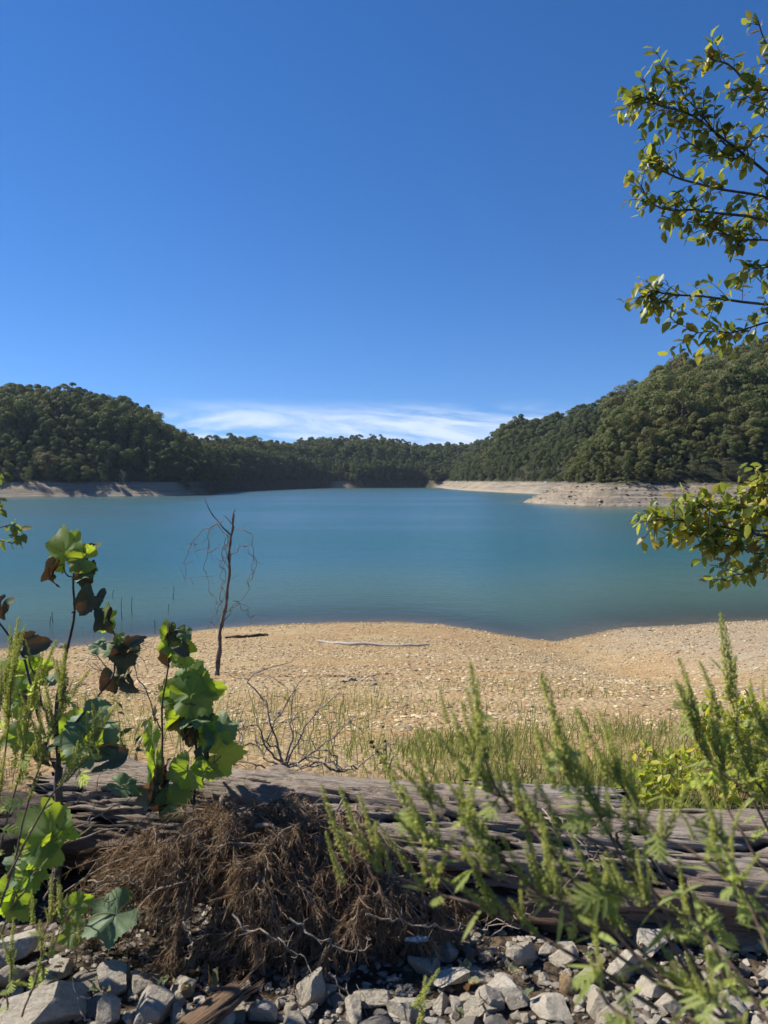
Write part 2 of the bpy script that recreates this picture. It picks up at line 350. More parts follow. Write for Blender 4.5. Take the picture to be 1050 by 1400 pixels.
def raw_mesh(name, V, loops, tot, mats, T=None, mi=None, sm=None):
    m = bpy.data.meshes.new(name); m.vertices.add(len(V)); m.vertices.foreach_set('co', np.ascontiguousarray(V, np.float32).ravel())
    m.loops.add(len(loops)); m.loops.foreach_set('vertex_index', np.ascontiguousarray(loops, np.int32))
    m.polygons.add(len(tot)); st = np.concatenate([[0], np.cumsum(tot)[:-1]])
    m.polygons.foreach_set('loop_start', st.astype(np.int32)); m.polygons.foreach_set('loop_total', np.asarray(tot, np.int32))
    if mi is not None: m.polygons.foreach_set('material_index', mi.astype(np.int32))
    if sm is not None: m.polygons.foreach_set('use_smooth', sm)
    if T is not None:
        a = m.attributes.new('tint', 'FLOAT', 'POINT'); a.data.foreach_set('value', np.ascontiguousarray(T, np.float32))
    for q in (mats if isinstance(mats, (list, tuple)) else [mats]): m.materials.append(q)
    m.update(calc_edges=True); return m
def link(name, data, parent=None, loc=None, mx=None, label=None, cat=None, group=None, kind=None):
    o = bpy.data.objects.new(name, data); COL.objects.link(o)
    if parent is not None: o.parent = parent
    if mx is not None: o.matrix_basis = mx
    elif loc is not None: o.location = loc
    return tag(o, label, cat, group, kind)
def tag(o, label=None, cat=None, group=None, kind=None):
    for k, v in (('label', label), ('category', cat), ('group', group), ('kind', kind)):
        if v: o[k] = v
    return o
def grid(xs, ys, fz, name, mats, keep=None, extra=None, **kw):
    Xg, Yg = np.meshgrid(xs, ys); Zg = fz(Xg, Yg); nx, ny = len(xs), len(ys)
    V = np.stack([Xg, Yg, Zg], -1).reshape(-1, 3)
    i = np.arange(nx - 1)[None, :] + nx * np.arange(ny - 1)[:, None]
    F = np.stack([i, i + 1, i + nx + 1, i + nx], -1).reshape(-1, 4)
    if keep is not None: F = F[keep(V[F].mean(1))]
    m = raw_mesh(name, V, F.ravel(), np.full(len(F), 4), mats, None, None, np.ones(len(F), bool))
    if extra is not None:
        a = m.attributes.new(extra[0], 'FLOAT', 'POINT'); a.data.foreach_set('value', extra[1](Xg, Yg).astype(np.float32).ravel())
    return link(name, m, **kw)
def frames(P):
    P = np.asarray(P, float); T = np.gradient(P, axis=0); T /= np.linalg.norm(T, axis=1, keepdims=True) + 1e-9
    up = np.array([0, 0, 1.0]) if abs(T[0][2]) < 0.9 else np.array([1.0, 0, 0])
    N = np.zeros_like(P); n = np.cross(T[0], up); n /= np.linalg.norm(n) + 1e-9
    for i in range(len(P)):
        n = n - T[i] * (n @ T[i]); n /= np.linalg.norm(n) + 1e-9; N[i] = n
    return T, N, np.cross(T, N)
def tube(mb, P, r, k=6, tint=0.5, mi=0, cap=True):
    P = np.asarray(P, float); n = len(P); r = np.broadcast_to(np.asarray(r, float), (n,))
    T, N, B = frames(P); a = np.linspace(0, 2 * math.pi, k, endpoint=False)
    V = P[:, None] + r[:, None, None] * (np.cos(a)[None, :, None] * N[:, None] + np.sin(a)[None, :, None] * B[:, None])
    V = V.reshape(-1, 3); i = np.arange(n - 1)[:, None] * k + np.arange(k)[None]; j = np.arange(n - 1)[:, None] * k + (np.arange(k) + 1)[None] % k
    F = np.stack([i, j, j + k, i + k], -1).reshape(-1, 4)
    mb.add(V, F, tint, mi)
    if cap:
        for base in (0, (n - 1) * k): 
            idx = np.arange(k) + base
            mb.add(V[idx], np.arange(k)[None], tint, mi, False)
def spline(pts, n):
    pts = np.asarray(pts, float)
    if len(pts) == 2: t = np.linspace(0, 1, n)[:, None]; return pts[0] * (1 - t) + pts[1] * t
    P = np.vstack([2 * pts[0] - pts[1], pts, 2 * pts[-1] - pts[-2]]); out = []
    for u in np.linspace(0, len(pts) - 1 - 1e-6, n):
        i = int(u); t = u - i; a, b, c, d = P[i:i + 4]
        out.append(0.5 * (2 * b + (c - a) * t + (2 * a - 5 * b + 4 * c - d) * t * t + (3 * b - a - 3 * c + d) * t ** 3))
    return np.array(out)
def wob(P, amp, f=3.0):
    P = np.asarray(P, float).copy(); n = len(P); ph = RNG.random((3, 3)) * 6.28; t = np.linspace(0, 1, n)
    for k in range(3):
        P[:, k] += amp * sum(np.sin(t * f * (q + 1) * 3.1 + ph[k, q]) / (q + 1) for q in range(3)) * np.minimum(1, t * 6)
    return P
def basis(o, x, y, z, s=1.0):
    """matrix with given axes (columns) and origin"""
    M = Matrix.Identity(4)
    for i in range(3):
        for j, v in enumerate((x, y, z)): M[i][j] = v[i] * (s if np.isscalar(s) else s[j])
        M[i][3] = o[i]
    return M
def unit(v): v = np.asarray(v, float); return v / (np.linalg.norm(v) + 1e-9)
def parts_or_stuff(parent, name, meshes, mxs, limit, mats, prefer=None):
    """the first `limit` matrices become part objects; the rest one joined part of kind stuff"""
    order = list(range(len(mxs)))
    if prefer: order.sort(key=prefer)
    for k in order[:limit]:
        link(name, meshes[k % len(meshes)], parent, mx=mxs[k])
    rest = order[limit:]
    if rest and mats:
        mb = MB()
        for k in rest:
            me = meshes[k % len(meshes)]; V, F = MESHRAW[me.name]; A = np.array(mxs[k])
            mb.add(V @ A[:3, :3].T + A[:3, 3], F, random.random())
        mb.obj(name + '_mass', mats, parent, kind='stuff')
MESHRAW = {}
def reg(me, V, F): MESHRAW[me.name] = (np.asarray(V, float), np.asarray(F, int)); return me

# ------------------------------------------------------------------ the setting: ground, terrain, water
def spaced(segs):
    out = []
    for a, b, st in segs: out += list(np.arange(a, b - 1e-6, st))
    return np.array(out + [segs[-1][1]])
MG, MF = m_ground(), m_far()
grid(spaced([(-520, -120, 50), (-120, -40, 8), (-40, -20, 1.0), (-20, -4, 0.3), (-4, 4, 0.08), (4, 22, 0.3), (22, 40, 1.0), (40, 120, 8), (120, 520, 50)]),
     spaced([(-420, -20, 40), (-20, 0, 1.0), (0, 2, 0.25), (2, 6, 0.07), (6, 14, 0.14), (14, 36, 0.25), (36, 60, 2.0), (60, 90, 6)]), z_near, 'ground', MG, kind='structure')
box = (28, 135, 145, 335)
infine = lambda c: (c[:, 0] > box[0]) & (c[:, 0] < box[1]) & (c[:, 1] > box[2]) & (c[:, 1] < box[3])
grid(spaced([(-700, -260, 20), (-260, 28, 3), (28, 135, 2.675), (135, 260, 5), (260, 700, 20)]), spaced([(88, 145, 9.5), (145, 335, 2.5), (335, 620, 3), (620, 1000, 10), (1000, 1500, 50)]), z_far, 'terrain', MF, keep=lambda c: ~infine(c), extra=('wood', lambda X, Y: smooth(296, 322, Y) * (1 - smooth(34, 42, X)) * (1 - 0.9 * np.exp(-((X + 33) / 7) ** 4)) * 0.92), kind='structure')
grid(np.linspace(box[0], box[1], 160), np.linspace(box[2], box[3], 300), z_far, 'hillside_terrain', MF, kind='structure')
wx = spaced([(-700, -140, 20), (-140, -30, 5), (-30, -16, 1), (-16, 18, 0.35), (18, 60, 2), (60, 700, 20)]); wy = spaced([(8, 24, 2), (24, 40, 0.25), (40, 90, 2), (90, 650, 10), (650, 1000, 50)])
grid(wx, wy, lambda X, Y: X * 0 + WZ, 'lake_water', m_water(), extra=('depth', lambda X, Y: np.maximum(WZ - terrain(X, Y), 0)), kind='structure')

# ------------------------------------------------------------------ forest
bark = m_plain('tree_bark', (0.06, 0.05, 0.04), (0.17, 0.15, 0.125), 3, 0.9)
FOL = [m_foliage('dark_foliage', [(0.0, (0.050, 0.076, 0.034)), (0.5, (0.066, 0.094, 0.040)), (1.0, (0.088, 0.112, 0.045))]),
       m_foliage('green_foliage', [(0.0, (0.110, 0.140, 0.050)), (0.5, (0.140, 0.160, 0.056)), (1.0, (0.165, 0.175, 0.060))]),
       m_foliage('olive_foliage', [(0.0, (0.165, 0.185, 0.060)), (0.6, (0.225, 0.220, 0.072)), (0.85, (0.235, 0.190, 0.070)), (1.0, (0.250, 0.150, 0.070))])]
TINTW = ['dark green', 'mid green', 'olive green', 'half bare']
def crown_mesh(mb, h, w, seed, n=3600, mi=0, s0=0.23, base=0.30):
    rg = np.random.default_rng(seed); nl = 13 + seed % 6
    lobes = []
    for i in range(nl):
        u = rg.random(); a = rg.random() * 6.28; zz = base + (0.92 - base) * (i + 0.5) / nl
        rr = w * (0.34 * (1 - ((zz - 0.5) / 0.62) ** 2) + 0.03) * rg.uniform(0.6, 1.25)
        lobes.append((rr * math.cos(a), rr * math.sin(a), zz * h, w * rg.uniform(0.13, 0.27)))
    L = np.array(lobes); k = rg.integers(0, nl, n); d = rg.normal(size=(n, 3)); d /= np.linalg.norm(d, axis=1, keepdims=True)
    d[:, 2] = np.where(d[:, 2] < -0.35, -d[:, 2], d[:, 2])
    rad = L[k, 3] * rg.uniform(0.84, 1.08, n) ** 1.0
    P = L[k, :3] + d * rad[:, None] * np.array([1, 1, 0.82])
    nrm = d + 0.38 * rg.normal(size=(n, 3)); nrm /= np.linalg.norm(nrm, axis=1, keepdims=True)
    ax = np.cross(nrm, rg.normal(size=(n, 3))); ax /= np.linalg.norm(ax, axis=1, keepdims=True); bx = np.cross(nrm, ax)
    s = s0 * rg.uniform(0.55, 1.35, (n, 4, 1))
    Q = np.stack([P[:, None] * 1 + s[:, 0:1] * ax[:, None], P[:, None] + s[:, 1:2] * bx[:, None] * 0.8, P[:, None] - s[:, 2:3] * ax[:, None], P[:, None] - s[:, 3:4] * bx[:, None] * 0.8], 1)[:, :, 0]
    tint = np.clip(0.5 + 0.25 * rg.normal(size=n), 0, 1)
    mb.add(Q.reshape(-1, 3), np.arange(4 * n).reshape(-1, 4), np.repeat(tint, 4), mi, True)
    return L
def trunk_mesh(mb, h, L, seed, mi=0):
    rg = np.random.default_rng(seed)
    P = np.array([[0, 0, -1.0], [0.1, 0, h * 0.2], [rg.uniform(-.3, .3), rg.uniform(-.3, .3), h * 0.5], [rg.uniform(-.4, .4), rg.uniform(-.4, .4), h * 0.85]])
    P = spline(P, 7); tube(mb, P, np.linspace(0.024, 0.006, 7) * h, 6, 0.5, mi)
    for l in L[::2]:
        i = int(np.clip(l[2] / h * 6, 1, 5)); tube(mb, spline([P[i], (P[i] + l[:3]) / 2 + [0, 0, -0.1], l[:3]], 4), np.linspace(0.009, 0.003, 4) * h, 4, 0.5, mi)
KIND = []     # (crown mesh, trunk mesh, tint index) at unit: 12 m tall
tree_src = bpy.data.collections.new('tree_kinds')
for ti in range(3):
    for q in range(4):
        sd = ti * 10 + q + 3; h, w = [12.0, 13.2, 11.0, 14.0][q], [9.4, 7.2, 8.6, 6.0][q]
        a = MB(); L = crown_mesh(a, h, w, sd, base=[.14, .1, .2, .08][q]); cm = a.mesh('crown', FOL[ti]); b = MB(); trunk_mesh(b, h, L, sd); tm = b.mesh('trunk', bark)
        KIND.append((cm, tm, ti))
        j = MB(); L = crown_mesh(j, h, w, sd, base=[.14, .1, .2, .08][q]); trunk_mesh(j, h, L, sd, 1)
        tree_src.objects.link(bpy.data.objects.new('tree_kind_%02d' % (ti * 4 + q), j.mesh('tree_kind', [FOL[ti], bark])))
PALEB = m_plain('pale_bare_bark', (0.22, 0.20, 0.175), (0.38, 0.35, 0.31), 3, 0.9)
for q in range(2):
    j = MB(); L = crown_mesh(j, 12.0, 6.5, 70 + q, n=420, base=0.2); cm = j.mesh('crown', FOL[2]); b = MB(); L = np.concatenate([L, L * [1.25, 1.25, 1.04, 1], L * [-0.8, 1.1, 1.0, 1]]); trunk_mesh(b, 12.0, L, 70 + q); tm = b.mesh('trunk', PALEB); KIND.append((cm, tm, 3))
    trunk_mesh(j, 12.0, L, 70 + q, 1); tree_src.objects.link(bpy.data.objects.new('tree_kind_%02d' % (12 + q), j.mesh('tree_kind', [FOL[2], PALEB])))
# positions
sp_ = 4.3
gx, gy = np.meshgrid(np.arange(-330, 330, sp_), np.arange(150, 800, sp_))
gx = (gx + RNG.uniform(-.45, .45, gx.shape) * sp_).ravel(); gy = (gy + RNG.uniform(-.45, .45, gy.shape) * sp_).ravel()
ex_, ey_ = RNG.uniform(-330, 330, 260000), RNG.uniform(150, 640, 260000); k = np.abs(ex_ / ey_) < 0.62; ex_, ey_ = ex_[k], ey_[k]; ed_ = sdist(ex_, ey_); eb_ = bank_w(ex_, ey_)      # a thicker fringe of smaller trees along the wood's edge
k = (ed_ > eb_ * 0.85) & (ed_ < eb_ + 11) & (RNG.random(len(ex_)) < 0.085) & ~((ex_ < -30) & (ey_ < 300)); gx, gy = np.concatenate([gx, ex_[k]]), np.concatenate([gy, ey_[k]])
farz = lambda X, Y: smooth(286, 312, Y) * (1 - smooth(36, 44, X)) > 0.5
ds = sdist(gx, gy); k = (ds > np.where(farz(gx, gy), 0.7, bank_w(gx, gy) * 0.9)) & (np.abs(gx / gy) < 0.62); gx, gy, ds = gx[k], gy[k], ds[k]
gz = z_far(gx, gy, ds); k = (gz > 0.25) | (farz(gx, gy) & (gz > WZ + 0.3) & (np.abs(gx + 33) > 7)); gx, gy, gz, ds = gx[k], gy[k], gz[k], ds[k]
edge = smooth(9, 26, ds); th = (3.6 + 7.6 * smooth(9, 36, ds)) * RNG.uniform(0.6, 1.38, len(gx)); th = np.where((gx < 0) | (gy > 400), np.maximum(th, 6.5 * RNG.uniform(0.7, 1.3, len(gx))), th)
pxs, pyt = px_of(gx, gy, gz + th)
order = np.argsort(gy); hor = np.full(1400, 2000.0); vis = []
for i in order:
    c = int(pxs[i]) + 150; rpx = th[i] * 0.33 * FPX / gy[i]
    lo, hi = max(0, int(c - rpx)), min(1400, int(c + rpx) + 1)
    if hi <= lo: continue
    m_ = np.median(hor[lo:hi]); show = m_ - pyt[i]
    if 0 < pxs[i] < 1050 and show > 0.2 * rpx: vis.append((min(show, rpx * 2) * rpx, i))
    core = slice(max(0, int(c - rpx * .7)), min(1400, int(c + rpx * .7) + 1)); hor[core] = np.minimum(hor[core], pyt[i] + 0.15 * rpx)
near_right = (gx > 20) & (gy < 330); mid_right = (gx > 30) & (gy >= 330) & (gy < 560); left = (gx < -20) & (gy < 440)
tintp = np.where(near_right[:, None], [0.01, 0.20, 0.79], np.where(mid_right[:, None], [0.88, 0.12, 0.0], np.where(left[:, None], [0.46, 0.42, 0.12], [0.62, 0.34, 0.04])))  # shade of the middle right hill put into darker tints; near hill's lightened
ur = RNG.random(len(gx)) + 0.25 * fbm(gx / 30, gy / 30, 2); ti_ = (ur > tintp[:, 0]).astype(int) + (ur > tintp[:, 0] + tintp[:, 1]).astype(int)
kidx = ti_ * 4 + RNG.integers(0, 4, len(gx)); rotz = RNG.random(len(gx)) * 6.28; wid = RNG.uniform(0.72, 1.32, len(gx)); bare = (RNG.random(len(gx)) < 0.035) & (gy < 440); kidx = np.where(bare, 12 + RNG.integers(0, 2, len(gx)), kidx); th = np.where(bare, th * 0.95, th)
vis.sort(reverse=True); single = [i for _, i in vis[:290]]; sset = set(single)
WHERE = lambda i: ('steep hill at the right edge', 'trees on the steep right hill') if near_right[i] else ('hill behind the sandy point', 'trees on the hill behind the sandy point') if mid_right[i] else ('shaded hill at the left edge', 'trees on the shaded left hill') if left[i] else ('far ridge across the lake', 'trees on the far ridge')
for i in single:
    cm, tm, tt = KIND[kidx[i]]; w_, g_ = WHERE(i)
    S = th[i] / 12.0; M = Matrix.Translation((gx[i], gy[i], gz[i])) @ Matrix.Rotation(rotz[i], 4, 'Z') @ Matrix.Diagonal((S * wid[i], S * wid[i], S, 1))
    sl_ = 'at the water edge' if ds[i] < 24 else 'high up near the crest' if pyt[i] < hor[int(np.clip(pxs[i] + 150, 0, 1399))] + 14 else 'halfway up the slope'; wd_ = 'narrow' if wid[i] < 0.95 else 'spreading' if wid[i] > 1.1 else 'rounded'
    e = link('forest_tree', None, mx=M, label='%s %s broadleaf tree %s, %s' % (wd_, TINTW[tt], sl_, w_), cat='tree', group='%s %s %s, %s' % (wd_, TINTW[tt], g_, sl_))
    link('crown', cm, e); link('trunk', tm, e)
rest = np.array([i for i in range(len(gx)) if i not in sset])
fm = bpy.data.meshes.new('forest'); fm.vertices.add(len(rest)); fm.vertices.foreach_set('co', np.stack([gx, gy, gz], -1)[rest].astype(np.float32).ravel())
a = fm.attributes.new('kid', 'INT', 'POINT'); a.data.foreach_set('value', kidx[rest].astype(np.int32))
a = fm.attributes.new('rot', 'FLOAT_VECTOR', 'POINT'); a.data.foreach_set('vector', np.stack([RNG.normal(0, .07, len(rotz)), RNG.normal(0, .07, len(rotz)), rotz], -1)[rest].astype(np.float32).ravel())
a = fm.attributes.new('scl', 'FLOAT_VECTOR', 'POINT'); a.data.foreach_set('vector', (np.stack([wid, wid, wid * 0 + 1], -1) * (th / 12)[:, None])[rest].astype(np.float32).ravel())
forest = link('forest', fm, kind='stuff', label='dense broadleaf forest covering the hills around the lake', cat='forest')
ng = bpy.data.node_groups.new('forest_nodes', 'GeometryNodeTree')
ng.interface.new_socket('Geometry', in_out='INPUT', socket_type='NodeSocketGeometry'); ng.interface.new_socket('Geometry', in_out='OUTPUT', socket_type='NodeSocketGeometry')
gi, go = ng.nodes.new('NodeGroupInput'), ng.nodes.new('NodeGroupOutput'); m2p = ng.nodes.new('GeometryNodeMeshToPoints'); iop = ng.nodes.new('GeometryNodeInstanceOnPoints'); ci = ng.nodes.new('GeometryNodeCollectionInfo')
ci.inputs['Collection'].default_value = tree_src; ci.inputs['Separate Children'].default_value = True; ci.inputs['Reset Children'].default_value = True
def nattr(nm, dt):
    n = ng.nodes.new('GeometryNodeInputNamedAttribute'); n.data_type = dt; n.inputs['Name'].default_value = nm
    return next(o for o in n.outputs if o.name == 'Attribute' and o.enabled)
ng.links.new(gi.outputs[0], m2p.inputs[0]); ng.links.new(m2p.outputs[0], iop.inputs['Points']); ng.links.new(ci.outputs[0], iop.inputs['Instance']); iop.inputs['Pick Instance'].default_value = True
ng.links.new(nattr('kid', 'INT'), iop.inputs['Instance Index']); ng.links.new(nattr('rot', 'FLOAT_VECTOR'), iop.inputs['Rotation']); ng.links.new(nattr('scl', 'FLOAT_VECTOR'), iop.inputs['Scale'])
ng.links.new(iop.outputs[0], go.inputs[0])
md = forest.modifiers.new('trees', 'NODES'); md.node_group = ng
print('trees', len(gx), 'visible', len(vis))
# ------------------------------------------------------------------ haze: thin blue air between the near bank and the hills
def haze():
    mb = MB(); x0, x1, y0, y1, z0, z1 = -720, 720, -430, 1520, -14, 75
    V = [(x, y, z) for z in (z0, z1) for y in (y0, y1) for x in (x0, x1)]
    mb.add(V, [(0, 2, 3, 1), (4, 5, 7, 6), (0, 1, 5, 4), (2, 6, 7, 3), (0, 4, 6, 2), (1, 3, 7, 5)], 0.5, 0, False)
    t = NT('haze'); v = t.new('ShaderNodeVolumePrincipled'); v.inputs['Color'].default_value = (0.72, 0.84, 1.0, 1); v.inputs['Density'].default_value = 0.00009; v.inputs['Anisotropy'].default_value = 0.2
    t.l.new(v.outputs[0], t.out.inputs['Volume'])
    mb.obj('haze', t.m, kind='stuff', label='thin bluish haze over the lake and hills', cat='haze')
haze()
#FOREGROUND
# ------------------------------------------------------------------ rocks
def ico(sub):
    import bmesh
    bm = bmesh.new(); bmesh.ops.create_icosphere(bm, subdivisions=sub, radius=1); bm.verts.ensure_lookup_table()
    V = np.array([v.co[:] for v in bm.verts]); F = np.array([[v.index for v in f.verts] for f in bm.faces]); bm.free(); return V, F
ICO3, ICO2, ICO1 = ico(4), ico(2), ico(1)
def rock_arrays(seed, base, cuts=9, rough=0.05):
    rg = np.random.default_rng(seed); V, F = base; V = V.copy() * 1.25
    for i in range(cuts):                                           # cleave flat faces
        n = unit(rg.normal(size=3)); h = rg.uniform(0.45, 0.85); d = V @ n - h
        V = V - np.where(d > 0, d, 0)[:, None] * n
    V = V * np.array([1.0, rg.uniform(0.62, 0.95), rg.uniform(0.5, 0.8)])
    sd = rg.random(3) * 40
    N = np.array([mnoise.fractal(Vector(v * 1.9 + sd), 0.8, 2.1, 4) for v in V])
    V = V + (V / (np.linalg.norm(V, axis=1, keepdims=True) + 1e-9)) * (N * rough)[:, None]
    return V, F
def rock_mesh(name, seed, m, base=ICO3, cuts=9, rough=0.05, smooth_=True):
    V, F = rock_arrays(seed, base, cuts, rough); mb = MB(); mb.add(V, F, 0.5, 0, False); me = mb.mesh(name, m)
    return me
GREY = m_rock('grey_limestone', (0.45, 0.395, 0.305), (0.60, 0.535, 0.425)); BUFF = m_rock('buff_limestone', (0.45, 0.385, 0.28), (0.58, 0.51, 0.39))
TANR = m_rock('orange_tan_stone', (0.36, 0.22, 0.10), (0.47, 0.33, 0.17)); DARKR = m_rock('dark_stone', (0.10, 0.095, 0.09), (0.19, 0.18, 0.165)); CREAM = m_rock('cream_stone', (0.46, 0.40, 0.28), (0.56, 0.49, 0.36))
RM = {GREY: [rock_mesh('rock', 100 + i, GREY, cuts=7 + i % 5) for i in range(7)], BUFF: [rock_mesh('rock', 200 + i, BUFF, cuts=7 + i % 4) for i in range(6)], DARKR: [rock_mesh('rock', 260 + i, DARKR) for i in range(3)]}
def place_rock(me, px, py, wpx, hpx, Y, label, group=None, roll=0.0, yaw=None, dpt=0.8):
    """rock whose visible middle is at the pixel, width and height in photo pixels at distance Y"""
    c = at(px, py, Y); k = Y / FPX
    M = Matrix.Translation(c) @ Matrix.Rotation(R(-roll), 4, 'Y') @ Matrix.Diagonal((wpx * k * 0.53, wpx * k * 0.5 * dpt, hpx * k * 0.72, 1)) @ Matrix.Rotation(yaw if yaw is not None else random.random() * 6.28, 4, 'Z')
    return link('rock', me, mx=M, label=label, cat='rock', group=group)
named = [  # px, py, w, h, Y, material, roll, label
    (430, 1352, 42, 84, 2.30, BUFF, 12, 'tall narrow tan rock standing upright below the dead brush'),
    (205, 1385, 62, 62, 2.22, GREY, -28, 'pale grey pointed rock leaning beside the broken brown plank'),
    (60, 1378, 110, 62, 2.22, BUFF, -8, 'broad flat tan rock at the bottom left corner'),
    (690, 1352, 74, 60, 2.36, GREY, -10, 'large smooth grey rock with a dark shaded face, right of the brush'),
    (715, 1306, 52, 52, 2.52, BUFF, 18, 'blocky tan rock leaning just below the log hollow'),
    (768, 1310, 42, 36, 2.52, BUFF, 8, 'small tan rock next to the blocky one below the log'),
    (779, 1352, 28, 42, 2.38, TANR, 24, 'orange tan rounded stone between grey rocks'),
    (655, 1340, 46, 36, 2.42, BUFF, -12, 'rounded buff rock at the tip of the dead brush'),
    (985, 1345, 46, 62, 2.42, CREAM, -10, 'tall cream coloured rock among weeds on the right'),
    (925, 1378, 62, 48, 2.28, BUFF, 0, 'rounded buff boulder with fine cracks, bottom right'),
    (750, 1375, 70, 40, 2.29, GREY, 6, 'wide grey rock in front of the orange tan stone'),
    (838, 1392, 40, 46, 2.2, CREAM, 20, 'pale wedge shaped rock at the bottom edge, right of centre'),
    (985, 1400, 70, 46, 2.18, GREY, 0, 'flat grey rock at the bottom right corner'),
    (1040, 1345, 50, 36, 2.45, GREY, 0, 'grey rock at the right edge under the weeds'),
    (860, 1362, 66, 36, 2.34, GREY, -6, 'long grey rock shaded by the overhanging weeds'),
    (20, 1290, 54, 30, 2.55, GREY, 0, 'smooth grey stone at the left edge under the sycamore leaves'),
    (170, 1343, 26, 36, 2.42, GREY, -10, 'small upright grey stone in the dark litter'),
    (115, 1345, 90, 32, 2.40, DARKR, 4, 'dark rock in shade behind the broad tan rock'),
    (255, 1352, 52, 54, 2.35, GREY, 20, 'mottled grey rock above the broken brown plank'),
    (145, 1385, 46, 50, 2.22, GREY, 24, 'thin tilted grey slab between the tan and pointed rocks'),
    (350, 1385, 52, 36, 2.24, GREY, 0, 'weathered grey rock right of the broken brown plank'),
    (470, 1372, 38, 46, 2.31, DARKR, 10, 'dark rock shaded by the upright tan rock'),
    (548, 1380, 50, 44, 2.26, GREY, 0, 'rough grey rock right of the dead brush, at the bottom edge'),
    (600, 1378, 34, 44, 2.28, GREY, -12, 'narrow pale rock behind the lone weed spike'),
    (640, 1368, 46, 46, 2.31, BUFF, 14, 'pale angular rock beside the lone weed spike'),
]
TANM = rock_mesh('rock', 301, TANR, cuts=4); CREM = [rock_mesh('rock', 310 + i, CREAM) for i in range(2)]
RPOS = []
for q, (px, py, w, h, Y, m_, roll, lab) in enumerate(named):
    me = TANM if m_ is TANR else CREM[q % 2] if m_ is CREAM else RM[m_][q % len(RM[m_])]
    place_rock(me, px, py, w, h, Y, lab, None, roll, yaw=q * 1.7); c = at(px, py, Y); RPOS.append((c[0], c[1], w * Y / FPX * 0.42))
rg = np.random.default_rng(5); tries = 0; cnt = 0
while tries < 9000 and cnt < 230:
    tries += 1
    x, y = rg.uniform(-1.55, 1.6), rg.uniform(1.95, 2.72)
    if y > 2.35 + 0.25 * (x > 0.1) + 0.12 * (x < -0.75): continue
    r = 0.5 * rg.choice([0.04, 0.06, 0.085, 0.11, 0.135], p=[.26, .26, .22, .16, .10])
    if any((x - a) ** 2 + (y - b) ** 2 < (0.72 * (r + c)) ** 2 for a, b, c in RPOS): continue
    RPOS.append((x, y, r)); cnt += 1; m_ = [GREY, BUFF, DARKR][rg.choice(3, p=[.6, .3, .1])]
    M = Matrix.Translation((x, y, zg(x, y) + r * 0.45)) @ Matrix.Rotation(rg.uniform(-.5, .5), 4, 'X') @ Matrix.Rotation(rg.uniform(-.5, .5), 4, 'Y') @ Matrix.Rotation(rg.uniform(0, 6.28), 4, 'Z') @ Matrix.Scale(r * 1.15, 4)
    side = 'left' if x < -0.25 else 'right' if x > 0.45 else 'middle'
    sz = 'small' if r < 0.032 else 'fist sized' if r < 0.05 else 'large'
    cw = {GREY: 'grey', BUFF: 'buff', DARKR: 'dark grey'}[m_]
    link('rock', RM[m_][rg.integers(len(RM[m_]))], mx=M, label='%s %s broken rock among others in the %s of the stony strip' % (sz, cw, side), cat='rock', group='%s %s rocks, %s of the stony strip' % (sz, cw, side))
# gravel and chips between the rocks
def scatter_stones(name, pts, size, m, label, cat, seed, flat=0.6):
    rg = np.random.default_rng(seed); bases = [rock_arrays(seed + i, ICO1, 5, 0.0) for i in range(8)]; mb = MB(); n = len(pts); kk = rg.integers(0, 8, n)
    for b in range(8):
        idx = np.where(kk == b)[0]; V, F = bases[b]
        if not len(idx): continue
        a = rg.random(len(idx)) * 6.28; c, s_ = np.cos(a), np.sin(a); S = size[idx] * 0.5
        VV = np.stack([V[None, :, 0] * c[:, None] - V[None, :, 1] * s_[:, None], V[None, :, 0] * s_[:, None] + V[None, :, 1] * c[:, None], V[None, :, 2] * flat + np.zeros((len(idx), 1))], -1) * S[:, None, None] + pts[idx][:, None]
        FF = (F[None] + (np.arange(len(idx)) * len(V))[:, None, None]).reshape(-1, 3)
        mb.add(VV.reshape(-1, 3), FF, np.repeat(rg.random(len(idx)), len(V)), 0, False)
    return mb.obj(name, m, kind='stuff', label=label, cat=cat)
PEB = m_tint('beach_pebbles', (0.20, 0.135, 0.07), (0.62, 0.49, 0.29), 0.9); CHIP = m_tint('stone_chips', (0.12, 0.10, 0.08), (0.40, 0.35, 0.28), 0.9)
n = 3600; x = RNG.uniform(-1.7, 1.8, n); y = RNG.uniform(1.9, 2.9, n); sz = RNG.uniform(0.008, 0.042, n)
scatter_stones('gravel', np.stack([x, y, z_near(x, y) + sz * 0.1], -1), sz, CHIP, 'small stone chips and gravel between the foreground rocks', 'gravel', 40)
# ------------------------------------------------------------------ beach stones
def beach_sample(n, seed, power):
    rg = np.random.default_rng(seed); px = rg.uniform(-60, 1110, n); v = rg.random(n) ** power
    Y = 6.3 + (1 - v) * 27; X = (px - CX) / FPX * Y
    k = (Y < yshore(X) - 0.05); return X[k], Y[k]
PATCH = lambda X, Y: fbm(X * 0.35, Y * 0.35, 3) + 0.22 * np.sin(z_near(X, Y) * 8.0 + 3 * vnoise(X * .15, Y * .15))
x, y = beach_sample(44000, 51, 1.15); k = PATCH(x, y) > RNG.uniform(-0.85, 0.30, len(x)); x, y = x[k], y[k]; sz = (RNG.gamma(2.2, 0.013, len(x)) + 0.014) * (0.7 + 0.028 * y)
k = sz < 0.14; x, y, sz = x[k], y[k], sz[k]
scatter_stones('beach_gravel', np.stack([x, y, z_near(x, y) + sz * 0.08], -1), sz, PEB, 'tan gravel and pebbles strewn over the bare beach', 'gravel', 60, 0.5)
BST = [m_rock('beach_stone_tan', (0.34, 0.24, 0.13), (0.50, 0.40, 0.26), 6), m_rock('beach_stone_grey', (0.21, 0.19, 0.155), (0.38, 0.34, 0.27), 6)]
